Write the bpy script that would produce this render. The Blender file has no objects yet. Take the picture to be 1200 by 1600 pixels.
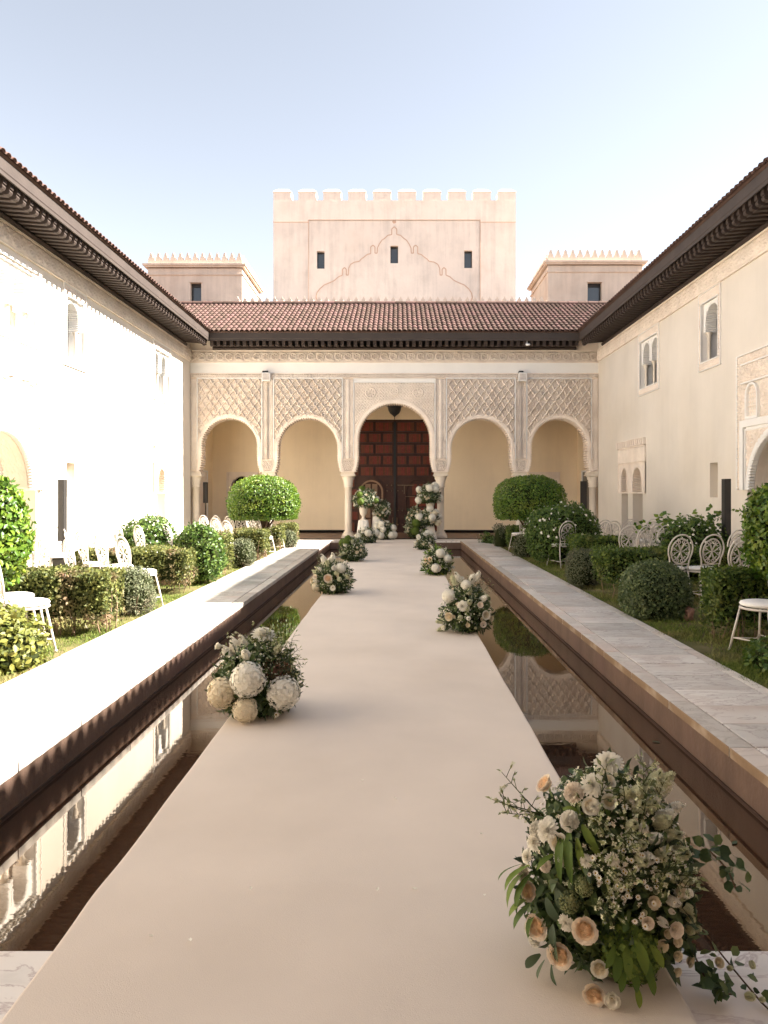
import bpy, math, random
import numpy as np
from math import sin, cos, pi, radians, sqrt, atan2
random.seed(7)
rng = np.random.default_rng(11)
SC = bpy.context.scene
COL = SC.collection

# ------------------------------------------------------------------ camera, sky, sun, exposure
F = 1130.0                      # focal length in photo pixels (1200 x 1600)
VX, VY, CAMZ = 622.0, 770.0, 1.6
cam_d = bpy.data.cameras.new('camera')
cam = bpy.data.objects.new('camera', cam_d)
COL.objects.link(cam)
cam.location = (0, 0, CAMZ)
cam.rotation_euler = (radians(90), 0, 0)
cam_d.sensor_fit = 'AUTO'
cam_d.sensor_width = 36
cam_d.lens = F / 1600 * 36
cam_d.shift_x = -22 / 1600
cam_d.shift_y = -30 / 1600
cam_d.clip_start = 0.05
cam_d.clip_end = 2000
SC.camera = cam

SUN_EL, SUN_AZ = 40.76, -0.9     # elevation; azimuth measured from +X, negative = towards the camera side
wd = bpy.data.worlds.new('World')
SC.world = wd
wd.use_nodes = True
nt = wd.node_tree
bg = nt.nodes['Background']
sky = nt.nodes.new('ShaderNodeTexSky')
sky.sky_type = 'NISHITA'
sky.sun_disc = False
sky.sun_elevation = radians(SUN_EL)
sky.sun_rotation = radians(90 - SUN_AZ)
sky.altitude = 0
sky.air_density = 1.0
sky.dust_density = 0.05
sky.ozone_density = 1.0
hz = nt.nodes.new('ShaderNodeHueSaturation')      # a milky summer sky, evenly paler all round
hz.inputs['Saturation'].default_value = 0.40
nt.links.new(sky.outputs[0], hz.inputs['Color'])
nt.links.new(hz.outputs[0], bg.inputs[0])
bg.inputs[1].default_value = 0.043
sd = bpy.data.lights.new('sun', 'SUN')
sd.energy = 4.6
sd.angle = radians(0.5)
sd.color = (1.0, 0.93, 0.83)
sun = bpy.data.objects.new('sun', sd)
COL.objects.link(sun)
from mathutils import Vector, Matrix, Quaternion
e, a = radians(SUN_EL), radians(SUN_AZ)
sdir = Vector((cos(e) * cos(a), cos(e) * sin(a), sin(e)))
sun.rotation_euler = sdir.to_track_quat('Z', 'Y').to_euler()
sun.location = (30, 0, 30)
SC.view_settings.view_transform = 'Standard'
SC.view_settings.look = 'None'
SC.view_settings.exposure = 2.72
SC.view_settings.gamma = 1
SC.view_settings.use_curve_mapping = False
SC.cycles.max_bounces = 10
SC.cycles.diffuse_bounces = 6
SC.cycles.transparent_max_bounces = 8

# ------------------------------------------------------------------ helpers
def raydir(px, py):
    return Vector(((px - VX) / F, 1.0, (VY - py) / F))

def at(px, py, d):
    """point seen at photo pixel (px, py) at distance d"""
    r = raydir(px, py)
    return Vector((r.x * d, d, CAMZ + r.z * d))

def thing(name, label, cat, loc=(0, 0, 0), group=None, kind=None):
    o = bpy.data.objects.new(name, None)
    o.empty_display_size = 0.2
    COL.objects.link(o)
    o.location = loc
    o['label'] = label
    if cat: o['category'] = cat
    if group: o['group'] = group
    if kind: o['kind'] = kind
    return o

def origin_of(o):
    v = Vector((0, 0, 0))
    while o is not None:
        v += o.location
        o = o.parent
    return v

def tag(o, label=None, cat=None, group=None, kind=None):
    if label: o['label'] = label
    if cat: o['category'] = cat
    if group: o['group'] = group
    if kind: o['kind'] = kind
    return o

def link(name, me, parent=None, mats=(), loc=None):
    o = bpy.data.objects.new(name, me)
    COL.objects.link(o)
    if parent is not None: o.parent = parent
    if loc is not None: o.location = loc
    return o

def mesh_np(name, V, Fq, mats, smooth=False, midx=None):
    """V (n,3) float, Fq (m,k) int array, all faces same size"""
    me = bpy.data.meshes.new(name)
    V = np.asarray(V, dtype=np.float32)
    Fq = np.asarray(Fq, dtype=np.int32)
    k = Fq.shape[1]
    me.vertices.add(len(V))
    me.vertices.foreach_set('co', V.ravel())
    me.loops.add(Fq.size)
    me.loops.foreach_set('vertex_index', Fq.ravel())
    me.polygons.add(len(Fq))
    me.polygons.foreach_set('loop_start', np.arange(0, Fq.size, k, dtype=np.int32))
    me.polygons.foreach_set('loop_total', np.full(len(Fq), k, dtype=np.int32))
    if smooth: me.polygons.foreach_set('use_smooth', np.ones(len(Fq), dtype=bool))
    for m in (mats if isinstance(mats, (list, tuple)) else [mats]): me.materials.append(m)
    if midx is not None: me.polygons.foreach_set('material_index', np.asarray(midx, dtype=np.int32))
    me.update(calc_edges=True)
    return me

class MB:
    def __init__(s):
        s.v, s.f, s.m, s.sm = [], [], [], []
        s.cur = 0
        s.smooth = False
    def vert(s, p):
        s.v.append((p[0], p[1], p[2])); return len(s.v) - 1
    def face(s, idx):
        s.f.append(tuple(idx)); s.m.append(s.cur); s.sm.append(s.smooth)
    def poly(s, pts):
        b = len(s.v)
        for p in pts: s.v.append((p[0], p[1], p[2]))
        s.face(range(b, b + len(pts)))
    def box(s, x0, x1, y0, y1, z0, z1, M=None):
        c = [(x0, y0, z0), (x1, y0, z0), (x1, y1, z0), (x0, y1, z0), (x0, y0, z1), (x1, y0, z1), (x1, y1, z1), (x0, y1, z1)]
        if M: c = [M(*p) for p in c]
        b = len(s.v)
        s.v += [tuple(p) for p in c]
        for q in ((0, 3, 2, 1), (4, 5, 6, 7), (0, 1, 5, 4), (1, 2, 6, 5), (2, 3, 7, 6), (3, 0, 4, 7)):
            s.face([b + i for i in q])
    def bevbox(s, x0, x1, y0, y1, z0, z1, r=0.01):
        """box with its top edges chamfered"""
        lo = [(x0, y0), (x1, y0), (x1, y1), (x0, y1)]
        hi = [(x0 + r, y0 + r), (x1 - r, y0 + r), (x1 - r, y1 - r), (x0 + r, y1 - r)]
        b = len(s.v)
        s.v += [(p[0], p[1], z0) for p in lo] + [(p[0], p[1], z1 - r) for p in lo] + [(p[0], p[1], z1) for p in hi]
        s.face([b + 3, b + 2, b + 1, b])
        for L in (0, 4):
            for i in range(4):
                j = (i + 1) % 4
                s.face([b + L + i, b + L + j, b + L + 4 + j, b + L + 4 + i])
        s.face([b + 8, b + 9, b + 10, b + 11])
    def prism(s, pts, a0, a1, M):
        """pts: 2-D outline; extruded from a0 to a1; M(p, q, a) -> xyz"""
        n = len(pts)
        b = len(s.v)
        s.v += [tuple(M(p[0], p[1], a0)) for p in pts] + [tuple(M(p[0], p[1], a1)) for p in pts]
        s.face([b + i for i in range(n)])
        s.face([b + 2 * n - 1 - i for i in range(n)])
        for i in range(n):
            j = (i + 1) % n
            s.face([b + i, b + n + i, b + n + j, b + j])
    def tube(s, pts, r, n=6, cap=True, closed=False):
        pts = [Vector(p) for p in pts]
        m = len(pts)
        rs = r if isinstance(r, (list, tuple)) else [r] * m
        rings = []
        prev = None
        for i in range(m):
            if closed: t = pts[(i + 1) % m] - pts[i - 1]
            else: t = pts[min(i + 1, m - 1)] - pts[max(i - 1, 0)]
            if t.length < 1e-9: t = Vector((0, 0, 1))
            t.normalize()
            if prev is None:
                up = Vector((0, 0, 1)) if abs(t.z) < 0.9 else Vector((1, 0, 0))
                u = t.cross(up).normalized()
            else:
                u = (prev - t * prev.dot(t))
                u = u.normalized() if u.length > 1e-6 else t.orthogonal().normalized()
            prev = u
            w = t.cross(u)
            b = len(s.v)
            for k in range(n):
                an = 2 * pi * k / n
                s.v.append(tuple(pts[i] + (u * cos(an) + w * sin(an)) * rs[i]))
            rings.append(b)
        for i in range(m if closed else m - 1):
            a, b = rings[i], rings[(i + 1) % m]
            for k in range(n):
                k2 = (k + 1) % n
                s.face([a + k, a + k2, b + k2, b + k])
        if cap and not closed:
            s.face([rings[0] + n - 1 - k for k in range(n)])
            s.face([rings[-1] + k for k in range(n)])
    def lathe(s, prof, cx=0, cy=0, n=16, M=None, a0=0, a1=2 * pi):
        """prof: (r, z) list"""
        full = abs(a1 - a0 - 2 * pi) < 1e-6
        cnt = n if full else n + 1
        b = len(s.v)
        for r, z in prof:
            for k in range(cnt):
                an = a0 + (a1 - a0) * k / n
                p = (cx + r * cos(an), cy + r * sin(an), z)
                s.v.append(tuple(M(*p)) if M else p)
        for i in range(len(prof) - 1):
            for k in range(n):
                k2 = (k + 1) % cnt
                s.face([b + i * cnt + k, b + i * cnt + k2, b + (i + 1) * cnt + k2, b + (i + 1) * cnt + k])
    def sphere(s, c, r, nu=8, nv=5, sq=(1, 1, 1)):
        b = len(s.v)
        for i in range(nv + 1):
            th = pi * i / nv
            for k in range(nu):
                an = 2 * pi * k / nu
                s.v.append((c[0] + r * sq[0] * sin(th) * cos(an), c[1] + r * sq[1] * sin(th) * sin(an), c[2] + r * sq[2] * cos(th)))
        for i in range(nv):
            for k in range(nu):
                k2 = (k + 1) % nu
                s.face([b + i * nu + k, b + (i + 1) * nu + k, b + (i + 1) * nu + k2, b + i * nu + k2])
    def mesh(s, name, mats, org=(0, 0, 0)):
        me = bpy.data.meshes.new(name)
        ox, oy, oz = org
        me.from_pydata([(x - ox, y - oy, z - oz) for x, y, z in s.v], [], s.f)
        for m in (mats if isinstance(mats, (list, tuple)) else [mats]): me.materials.append(m)
        me.polygons.foreach_set('material_index', s.m)
        me.polygons.foreach_set('use_smooth', s.sm)
        me.update()
        return me
    def build(s, name, mats, parent=None, smooth=None):
        if smooth is not None: s.sm = [smooth] * len(s.f)
        return link(name, s.mesh(name, mats, origin_of(parent)), parent)

def copy_tree(o, parent=None):
    c = o.copy()
    COL.objects.link(c)
    c.parent = parent
    for ch in list(o.children): copy_tree(ch, c)
    return c

# ------------------------------------------------------------------ materials
def mat(name, col, rough=0.7, spec=0.3, var=0.0, vscale=3.0, bump=0.0, bscale=40.0, col2=None, c2lo=0.5, c2hi=0.7, metal=0.0,
        island=0.0, trans=0.0, c2scale=None, bdist=0.01, detail=5, streak=0.0):
    m = bpy.data.materials.new(name)
    m.use_nodes = True
    n, l = m.node_tree.nodes, m.node_tree.links
    b = n['Principled BSDF']
    b.inputs['Roughness'].default_value = rough
    b.inputs['Metallic'].default_value = metal
    b.inputs['Specular IOR Level'].default_value = spec
    tc = n.new('ShaderNodeTexCoord')
    base = n.new('ShaderNodeRGB')
    base.outputs[0].default_value = (*col, 1)
    out = base.outputs[0]
    if col2 is not None:
        t = n.new('ShaderNodeTexNoise')
        t.inputs['Scale'].default_value = c2scale or vscale
        t.inputs['Detail'].default_value = detail
        l.new(tc.outputs['Object'], t.inputs['Vector'])
        r = n.new('ShaderNodeMapRange')
        r.inputs['From Min'].default_value = c2lo
        r.inputs['From Max'].default_value = c2hi
        l.new(t.outputs['Fac'], r.inputs['Value'])
        mx = n.new('ShaderNodeMix'); mx.data_type = 'RGBA'
        l.new(r.outputs[0], mx.inputs['Factor'])
        l.new(out, mx.inputs[6])
        mx.inputs[7].default_value = (*col2, 1)
        out = mx.outputs[2]
    if var > 0:
        t = n.new('ShaderNodeTexNoise')
        t.inputs['Scale'].default_value = vscale
        t.inputs['Detail'].default_value = 6
        l.new(tc.outputs['Object'], t.inputs['Vector'])
        r = n.new('ShaderNodeMapRange')
        r.inputs['From Min'].default_value = 0.25
        r.inputs['From Max'].default_value = 0.75
        r.inputs['To Min'].default_value = 1 - var
        r.inputs['To Max'].default_value = 1 + var
        l.new(t.outputs['Fac'], r.inputs['Value'])
        h = n.new('ShaderNodeHueSaturation')
        l.new(r.outputs[0], h.inputs['Value'])
        l.new(out, h.inputs['Color'])
        out = h.outputs[0]
    if streak > 0:       # rain marks: noise drawn out downwards
        mp = n.new('ShaderNodeMapping'); mp.inputs['Scale'].default_value = (2.2, 2.2, 0.16)
        l.new(tc.outputs['Object'], mp.inputs['Vector'])
        t = n.new('ShaderNodeTexNoise'); t.inputs['Scale'].default_value = 1.7; t.inputs['Detail'].default_value = 7; t.inputs['Roughness'].default_value = 0.65
        l.new(mp.outputs[0], t.inputs['Vector'])
        t2 = n.new('ShaderNodeTexNoise'); t2.inputs['Scale'].default_value = 0.55; t2.inputs['Detail'].default_value = 8; t2.inputs['Roughness'].default_value = 0.7
        l.new(tc.outputs['Object'], t2.inputs['Vector'])
        ad = n.new('ShaderNodeMath'); ad.operation = 'ADD'
        l.new(t.outputs['Fac'], ad.inputs[0]); l.new(t2.outputs['Fac'], ad.inputs[1])
        r = n.new('ShaderNodeMapRange'); r.inputs['From Min'].default_value = 0.95; r.inputs['From Max'].default_value = 1.30
        r.inputs['To Min'].default_value = 1.0; r.inputs['To Max'].default_value = 1.0 - streak
        l.new(ad.outputs[0], r.inputs['Value'])
        h = n.new('ShaderNodeHueSaturation'); l.new(r.outputs[0], h.inputs['Value']); l.new(out, h.inputs['Color'])
        out = h.outputs[0]
    if island > 0:
        g = n.new('ShaderNodeNewGeometry')
        r = n.new('ShaderNodeMapRange')
        r.inputs['To Min'].default_value = 1 - island
        r.inputs['To Max'].default_value = 1 + island
        l.new(g.outputs['Random Per Island'], r.inputs['Value'])
        r2 = n.new('ShaderNodeMapRange')
        r2.inputs['To Min'].default_value = 0.5 + island * 0.05
        r2.inputs['To Max'].default_value = 0.5 - island * 0.07
        l.new(g.outputs['Random Per Island'], r2.inputs['Value'])
        h = n.new('ShaderNodeHueSaturation')
        l.new(r.outputs[0], h.inputs['Value'])
        l.new(r2.outputs[0], h.inputs['Hue'])
        l.new(out, h.inputs['Color'])
        out = h.outputs[0]
    l.new(out, b.inputs['Base Color'])
    if bump > 0:
        t = n.new('ShaderNodeTexNoise')
        t.inputs['Scale'].default_value = bscale
        t.inputs['Detail'].default_value = 6
        l.new(tc.outputs['Object'], t.inputs['Vector'])
        bp = n.new('ShaderNodeBump')
        bp.inputs['Strength'].default_value = bump
        bp.inputs['Distance'].default_value = bdist
        l.new(t.outputs['Fac'], bp.inputs['Height'])
        l.new(bp.outputs[0], b.inputs['Normal'])
    if trans > 0:
        tr = n.new('ShaderNodeBsdfTranslucent')
        l.new(out, tr.inputs['Color'])
        ms = n.new('ShaderNodeMixShader')
        ms.inputs[0].default_value = trans
        l.new(b.outputs[0], ms.inputs[1])
        l.new(tr.outputs[0], ms.inputs[2])
        l.new(ms.outputs[0], n['Material Output'].inputs['Surface'])
    return m

MT = {}
MT['plaster'] = mat('cream_plaster', (0.73, 0.67, 0.595), 0.9, 0.2, streak=0.05, var=0.05, vscale=0.9, bump=0.25, bscale=9, col2=(0.69, 0.62, 0.53), c2lo=0.5, c2hi=0.8, c2scale=0.35)
MT['porch'] = mat('tan_plaster', (0.88, 0.75, 0.56), 0.9, 0.2, streak=0.06, var=0.05, vscale=0.8, bump=0.2, bscale=9)
MT['white'] = mat('white_plaster', (0.84, 0.82, 0.79), 0.85, 0.2, var=0.03, vscale=2, bump=0.15, bscale=14)
MT['stucco'] = mat('carved_stucco', (0.83, 0.735, 0.645), 0.9, 0.15, var=0.10, vscale=2.5, bump=0.4, bscale=60, col2=(0.75, 0.64, 0.55), c2lo=0.45, c2hi=0.75, c2scale=1.2)
MT['pink'] = mat('pink_render', (0.66, 0.55, 0.46), 0.95, 0.1, streak=0.20, var=0.08, vscale=1.2, bump=0.12, bscale=7, col2=(0.56, 0.41, 0.32), c2lo=0.52, c2hi=0.8, c2scale=0.45, bdist=0.03)
MT['pale'] = mat('pale_render', (0.77, 0.68, 0.61), 0.95, 0.1, streak=0.20, var=0.06, vscale=1.2, bump=0.12, bscale=7, col2=(0.70, 0.57, 0.48), c2lo=0.55, c2hi=0.85, c2scale=0.5, bdist=0.03)
MT['wood'] = mat('dark_eave_wood', (0.048, 0.034, 0.028), 0.7, 0.3, var=0.22, vscale=6, bump=0.4, bscale=30)
MT['fascia'] = mat('fascia_wood', (0.056, 0.043, 0.037), 0.65, 0.3, var=0.15, vscale=3, bump=0.3, bscale=25)
MT['tile'] = mat('red_clay_tile', (0.105, 0.064, 0.052), 0.8, 0.2, island=0.28, var=0.12, vscale=5, bump=0.2, bscale=30)
MT['door'] = mat('door_panel_wood', (0.145, 0.038, 0.012), 0.45, 0.4, var=0.25, vscale=9, bump=0.3, bscale=30, island=0.30)
MT['door_frame'] = mat('door_rail_wood', (0.052, 0.018, 0.010), 0.5, 0.4, var=0.2, vscale=8, bump=0.3, bscale=30)
MT['door_light'] = mat('pale_door_wood', (0.30, 0.19, 0.12), 0.6, 0.3, var=0.15, vscale=8)
MT['iron'] = mat('dark_iron', (0.02, 0.018, 0.017), 0.5, 0.5, var=0.1)
MT['bronze'] = mat('studs_bronze', (0.20, 0.14, 0.09), 0.45, 0.5, metal=0.6)
MT['line'] = mat('reddish_edge', (0.56, 0.39, 0.30), 0.95, 0.1, var=0.1, vscale=3)  # redder and darker than the wall, marks the tower's relief lines
MT['glass'] = mat('window_glass', (0.05, 0.06, 0.07), 0.06, 0.8)
MT['dark'] = mat('dark_interior', (0.012, 0.010, 0.009), 0.9, 0.1)
MT['column'] = mat('column_marble', (0.72, 0.64, 0.54), 0.5, 0.4, var=0.06, vscale=3, bump=0.1, bscale=20)
MT['floor_brick'] = mat('porch_floor_tile', (0.20, 0.125, 0.085), 0.5, 0.4, var=0.2, vscale=6)
MT['lawn_soil'] = mat('lawn_soil', (0.11, 0.105, 0.04), 0.95, 0.1, var=0.3, vscale=3, bump=0.6, bscale=30, col2=(0.20, 0.15, 0.085), c2lo=0.5, c2hi=0.65, c2scale=1.2)
MT['ground'] = mat('dry_ground', (0.28, 0.20, 0.14), 0.95, 0.1, var=0.15, vscale=0.5)
MT['grass'] = mat('grass_blades', (0.135, 0.185, 0.040), 0.7, 0.2, island=0.45, trans=0.3, col2=(0.30, 0.25, 0.11), c2lo=0.46, c2hi=0.7, c2scale=1.3)
MT['carpet'] = mat('beige_carpet', (0.665, 0.58, 0.50), 0.95, 0.05, streak=0.0, var=0.05, vscale=1.6, bump=0.5, bscale=260, col2=(0.615, 0.53, 0.45), c2lo=0.45, c2hi=0.75, c2scale=0.7, bdist=0.003)
MT['basin'] = mat('brown_pool_wall', (0.165, 0.105, 0.078), 0.6, 0.3, streak=0.35, var=0.2, vscale=3, bump=0.4, bscale=25, col2=(0.12, 0.07, 0.06), c2lo=0.5, c2hi=0.75, c2scale=1.5)
MT['basin_floor'] = mat('pool_floor', (0.06, 0.035, 0.025), 0.8, 0.2, var=0.2)
MT['ochre'] = mat('rust_stained_marble', (0.25, 0.165, 0.10), 0.6, 0.3, var=0.2, vscale=5, bump=0.2, bscale=30, col2=(0.42, 0.33, 0.25), c2lo=0.5, c2hi=0.72, c2scale=4)
MT['iron_white'] = mat('white_painted_iron', (0.60, 0.55, 0.50), 0.45, 0.4, var=0.04, vscale=20)
MT['cushion'] = mat('white_cushion', (0.80, 0.78, 0.75), 0.9, 0.1, bump=0.2, bscale=60)
MT['drape'] = mat('white_drape', (0.78, 0.74, 0.68), 0.85, 0.1)
MT['speaker'] = mat('black_speaker', (0.03, 0.027, 0.025), 0.6, 0.3, var=0.15, vscale=30)
MT['grille'] = mat('speaker_grille', (0.05, 0.045, 0.042), 0.5, 0.4, bump=0.5, bscale=200)
MT['twig'] = mat('twigs', (0.10, 0.065, 0.042), 0.9, 0.1, var=0.3, vscale=20)
MT['bark'] = mat('pale_bark', (0.26, 0.18, 0.12), 0.9, 0.1, var=0.25, vscale=20)
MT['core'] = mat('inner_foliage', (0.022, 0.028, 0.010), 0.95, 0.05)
MT['leaf'] = mat('clipped_leaf', (0.090, 0.145, 0.026), 0.5, 0.35, island=0.5, col2=(0.13, 0.14, 0.04), c2lo=0.52, c2hi=0.7, c2scale=2.5, trans=0.32)
MT['leaf_olive'] = mat('hedge_leaf', (0.125, 0.145, 0.040), 0.55, 0.3, island=0.5, trans=0.32, col2=(0.20, 0.14, 0.08), c2lo=0.50, c2hi=0.66, c2scale=2.6)
MT['leaf_sage'] = mat('sage_leaf', (0.110, 0.155, 0.060), 0.5, 0.4, island=0.5, trans=0.25, col2=(0.13, 0.16, 0.07), c2lo=0.5, c2hi=0.7, c2scale=4)
MT['leaf_grey'] = mat('grey_leaf', (0.125, 0.140, 0.080), 0.7, 0.2, island=0.4, trans=0.2, col2=(0.17, 0.13, 0.09), c2lo=0.55, c2hi=0.75, c2scale=3)
MT['leaf_bright'] = mat('laurel_leaf', (0.100, 0.190, 0.020), 0.4, 0.45, island=0.5, col2=(0.16, 0.22, 0.03), c2lo=0.52, c2hi=0.7, c2scale=3, trans=0.32)
MT['leaf_jas'] = mat('jasmine_leaf', (0.080, 0.145, 0.026), 0.45, 0.4, island=0.45, trans=0.32)
MT['leaf_yellow'] = mat('yellow_green_leaf', (0.150, 0.165, 0.035), 0.5, 0.35, island=0.4, trans=0.3)
MT['leaf_deep'] = mat('deep_bouquet_leaf', (0.065, 0.105, 0.032), 0.5, 0.35, island=0.5, trans=0.2)
MT['leaf_euc'] = mat('eucalyptus_leaf', (0.075, 0.105, 0.055), 0.6, 0.3, island=0.35, trans=0.2)
MT['leaf_pale'] = mat('pale_sprig_leaf', (0.25, 0.28, 0.13), 0.6, 0.25, island=0.35, trans=0.3)
MT['leaf_hyd'] = mat('green_hydrangea', (0.13, 0.20, 0.035), 0.6, 0.3, island=0.4, trans=0.3)
MT['stem'] = mat('flower_stem', (0.06, 0.075, 0.025), 0.7, 0.2)
MT['p_white'] = mat('white_petal', (0.86, 0.83, 0.74), 0.8, 0.15, island=0.06, trans=0.2)
MT['p_cream'] = mat('cream_petal', (0.82, 0.74, 0.57), 0.8, 0.15, island=0.10, trans=0.2)
MT['p_blush'] = mat('blush_petal', (0.88, 0.79, 0.67), 0.8, 0.15, island=0.08, trans=0.2)
MT['p_peach'] = mat('peach_petal', (0.90, 0.72, 0.51), 0.8, 0.15, island=0.12, trans=0.2)
MT['p_green'] = mat('greenish_petal', (0.62, 0.62, 0.42), 0.8, 0.15, island=0.12, trans=0.2)
MT['p_eye'] = mat('flower_eye', (0.45, 0.30, 0.06), 0.9, 0.1)
MT['p_brown'] = mat('brown_feathery', (0.13, 0.07, 0.045), 0.9, 0.1, island=0.3)

def marble(name, col, vein, pink=None, rough=0.28):
    m = bpy.data.materials.new(name); m.use_nodes = True
    n, l = m.node_tree.nodes, m.node_tree.links
    b = n['Principled BSDF']
    tc = n.new('ShaderNodeTexCoord')
    oi = n.new('ShaderNodeObjectInfo')
    cmb = n.new('ShaderNodeCombineXYZ')
    ml = n.new('ShaderNodeMath'); ml.operation = 'MULTIPLY'; ml.inputs[1].default_value = 37
    l.new(oi.outputs['Random'], ml.inputs[0])
    for i in range(3): l.new(ml.outputs[0], cmb.inputs[i])
    add = n.new('ShaderNodeVectorMath'); add.operation = 'ADD'
    l.new(tc.outputs['Object'], add.inputs[0]); l.new(cmb.outputs[0], add.inputs[1])
    mp = n.new('ShaderNodeMapping'); mp.inputs['Scale'].default_value = (1.0, 2.6, 1)
    mp.inputs['Rotation'].default_value = (0, 0, 0.35)
    l.new(add.outputs[0], mp.inputs['Vector'])
    t = n.new('ShaderNodeTexNoise'); t.inputs['Scale'].default_value = 2.2; t.inputs['Detail'].default_value = 9
    t.inputs['Distortion'].default_value = 1.2; t.inputs['Roughness'].default_value = 0.62
    l.new(mp.outputs[0], t.inputs['Vector'])
    r = n.new('ShaderNodeValToRGB')
    r.color_ramp.elements[0].position = 0.36; r.color_ramp.elements[0].color = (*[c * 0.85 for c in col], 1)
    r.color_ramp.elements[1].position = 0.62; r.color_ramp.elements[1].color = (*col, 1)
    e = r.color_ramp.elements.new(0.475); e.color = (*vein, 1)
    e = r.color_ramp.elements.new(0.445); e.color = (*[c * 0.93 for c in col], 1)
    e = r.color_ramp.elements.new(0.50); e.color = (*[c * 0.97 for c in col], 1)
    l.new(t.outputs['Fac'], r.inputs[0])
    t2 = n.new('ShaderNodeTexNoise'); t2.inputs['Scale'].default_value = 1.1; t2.inputs['Detail'].default_value = 3
    l.new(add.outputs[0], t2.inputs['Vector'])
    rr = n.new('ShaderNodeMapRange'); rr.inputs['From Min'].default_value = 0.5; rr.inputs['From Max'].default_value = 0.75
    l.new(t2.outputs['Fac'], rr.inputs['Value'])
    mx = n.new('ShaderNodeMix'); mx.data_type = 'RGBA'
    l.new(rr.outputs[0], mx.inputs['Factor']); l.new(r.outputs[0], mx.inputs[6])
    mx.inputs[7].default_value = (*(pink or (0.55, 0.44, 0.38)), 1)
    rv = n.new('ShaderNodeMapRange'); rv.inputs['To Min'].default_value = 0.74; rv.inputs['To Max'].default_value = 1.14
    l.new(oi.outputs['Random'], rv.inputs['Value'])
    h = n.new('ShaderNodeHueSaturation'); l.new(rv.outputs[0], h.inputs['Value']); l.new(mx.outputs[2], h.inputs['Color'])
    l.new(h.outputs[0], b.inputs['Base Color'])
    b.inputs['Roughness'].default_value = rough
    b.inputs['Specular IOR Level'].default_value = 0.45
    rr2 = n.new('ShaderNodeMapRange'); rr2.inputs['To Min'].default_value = rough - 0.05; rr2.inputs['To Max'].default_value = rough + 0.25
    l.new(t2.outputs['Fac'], rr2.inputs['Value']); l.new(rr2.outputs[0], b.inputs['Roughness'])
    return m
MT['marble'] = marble('walk_marble', (0.68, 0.64, 0.60), (0.40, 0.33, 0.32))
MT['marble2'] = marble('coping_marble', (0.62, 0.57, 0.52), (0.42, 0.37, 0.33))

def water_mat():
    m = bpy.data.materials.new('pool_water'); m.use_nodes = True
    n, l = m.node_tree.nodes, m.node_tree.links
    b = n['Principled BSDF']
    b.inputs['Base Color'].default_value = (0.045, 0.022, 0.012, 1)
    b.inputs['Roughness'].default_value = 0.015
    b.inputs['IOR'].default_value = 2.0
    b.inputs['Specular Tint'].default_value = (1.0, 0.86, 0.68, 1)      # murky brown water
    tc = n.new('ShaderNodeTexCoord')
    mp = n.new('ShaderNodeMapping'); mp.inputs['Scale'].default_value = (3.0, 9.0, 1)
    l.new(tc.outputs['Object'], mp.inputs['Vector'])
    t = n.new('ShaderNodeTexNoise'); t.inputs['Scale'].default_value = 1.6; t.inputs['Detail'].default_value = 3
    l.new(mp.outputs[0], t.inputs['Vector'])
    sx = n.new('ShaderNodeSeparateXYZ'); l.new(tc.outputs['Object'], sx.inputs[0])
    r = n.new('ShaderNodeMapRange')      # livelier water left of the carpet, where the breeze reaches it
    r.inputs['From Min'].default_value = -0.9; r.inputs['From Max'].default_value = 0.9
    r.inputs['To Min'].default_value = 0.011; r.inputs['To Max'].default_value = 0.008
    l.new(sx.outputs[0], r.inputs['Value'])
    bp = n.new('ShaderNodeBump'); bp.inputs['Distance'].default_value = 0.02
    l.new(r.outputs[0], bp.inputs['Strength'])
    l.new(t.outputs['Fac'], bp.inputs['Height']); l.new(bp.outputs[0], b.inputs['Normal'])
    return m
MT['water'] = water_mat()

def door_mat_lines(): pass
# ------------------------------------------------------------------ the place: levels and axes
CX = -0.13                       # axis of the court
HW = 7.16                        # half width between the side walls
XL, XR = CX - HW, CX + HW
YF = 25.4                        # face of the arcade at the far end
YB = 28.6                        # back wall of the porch
YR = -0.3                        # face of the arcade the photographer stands under
PL, PR = -2.28, 2.10             # pool edges
P0, P1 = 2.54, 24.1              # pool ends
WLO, WRO = -3.33, 3.03           # outer edges of the marble walks
WATER = -0.29
LAWN = -0.05

# ground, with an opening for the pool
mb = MB()
R = 300
xs, ys = [-R, PL - 0.25, PR + 0.25, R], [-R, P0 - 0.25, P1 + 0.25, R]
for i in range(3):
    for j in range(3):
        if i == 1 and j == 1: continue
        mb.poly([(xs[i], ys[j], -0.12), (xs[i + 1], ys[j], -0.12), (xs[i + 1], ys[j + 1], -0.12), (xs[i], ys[j + 1], -0.12)])
tag(mb.build('ground', MT['ground']), 'dry earth under and around the palace buildings', None, None, 'structure')

# pool basin and water
mb = MB()
t = 0.25
mb.box(PL - t, PL, P0 - t, P1 + t, -0.9, -0.062)
mb.box(PR, PR + t, P0 - t, P1 + t, -0.9, -0.062)
mb.box(PL, PR, P0 - t, P0, -0.9, -0.062)
mb.box(PL, PR, P1, P1 + t, -0.9, -0.062)
mb.cur = 1
mb.box(PL - t, PR + t, P0 - t, P1 + t, -1.0, -0.902)
for q in ((PL, PL + 0.014, P0, P1), (PR - 0.014, PR, P0, P1), (PL + 0.014, PR - 0.014, P1 - 0.014, P1)): mb.box(*q, -0.40, -0.268)
tag(mb.build('pool_basin', [MT['basin'], MT['basin_floor']]), 'brown rendered walls of the long reflecting pool', None, None, 'structure')
mb = MB()
for j in range(1):
    mb.poly([(PL + 0.001, P0 + 0.001, WATER), (PR - 0.001, P0 + 0.001, WATER), (PR - 0.001, P1 - 0.001, WATER), (PL + 0.001, P1 - 0.001, WATER)])
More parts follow.
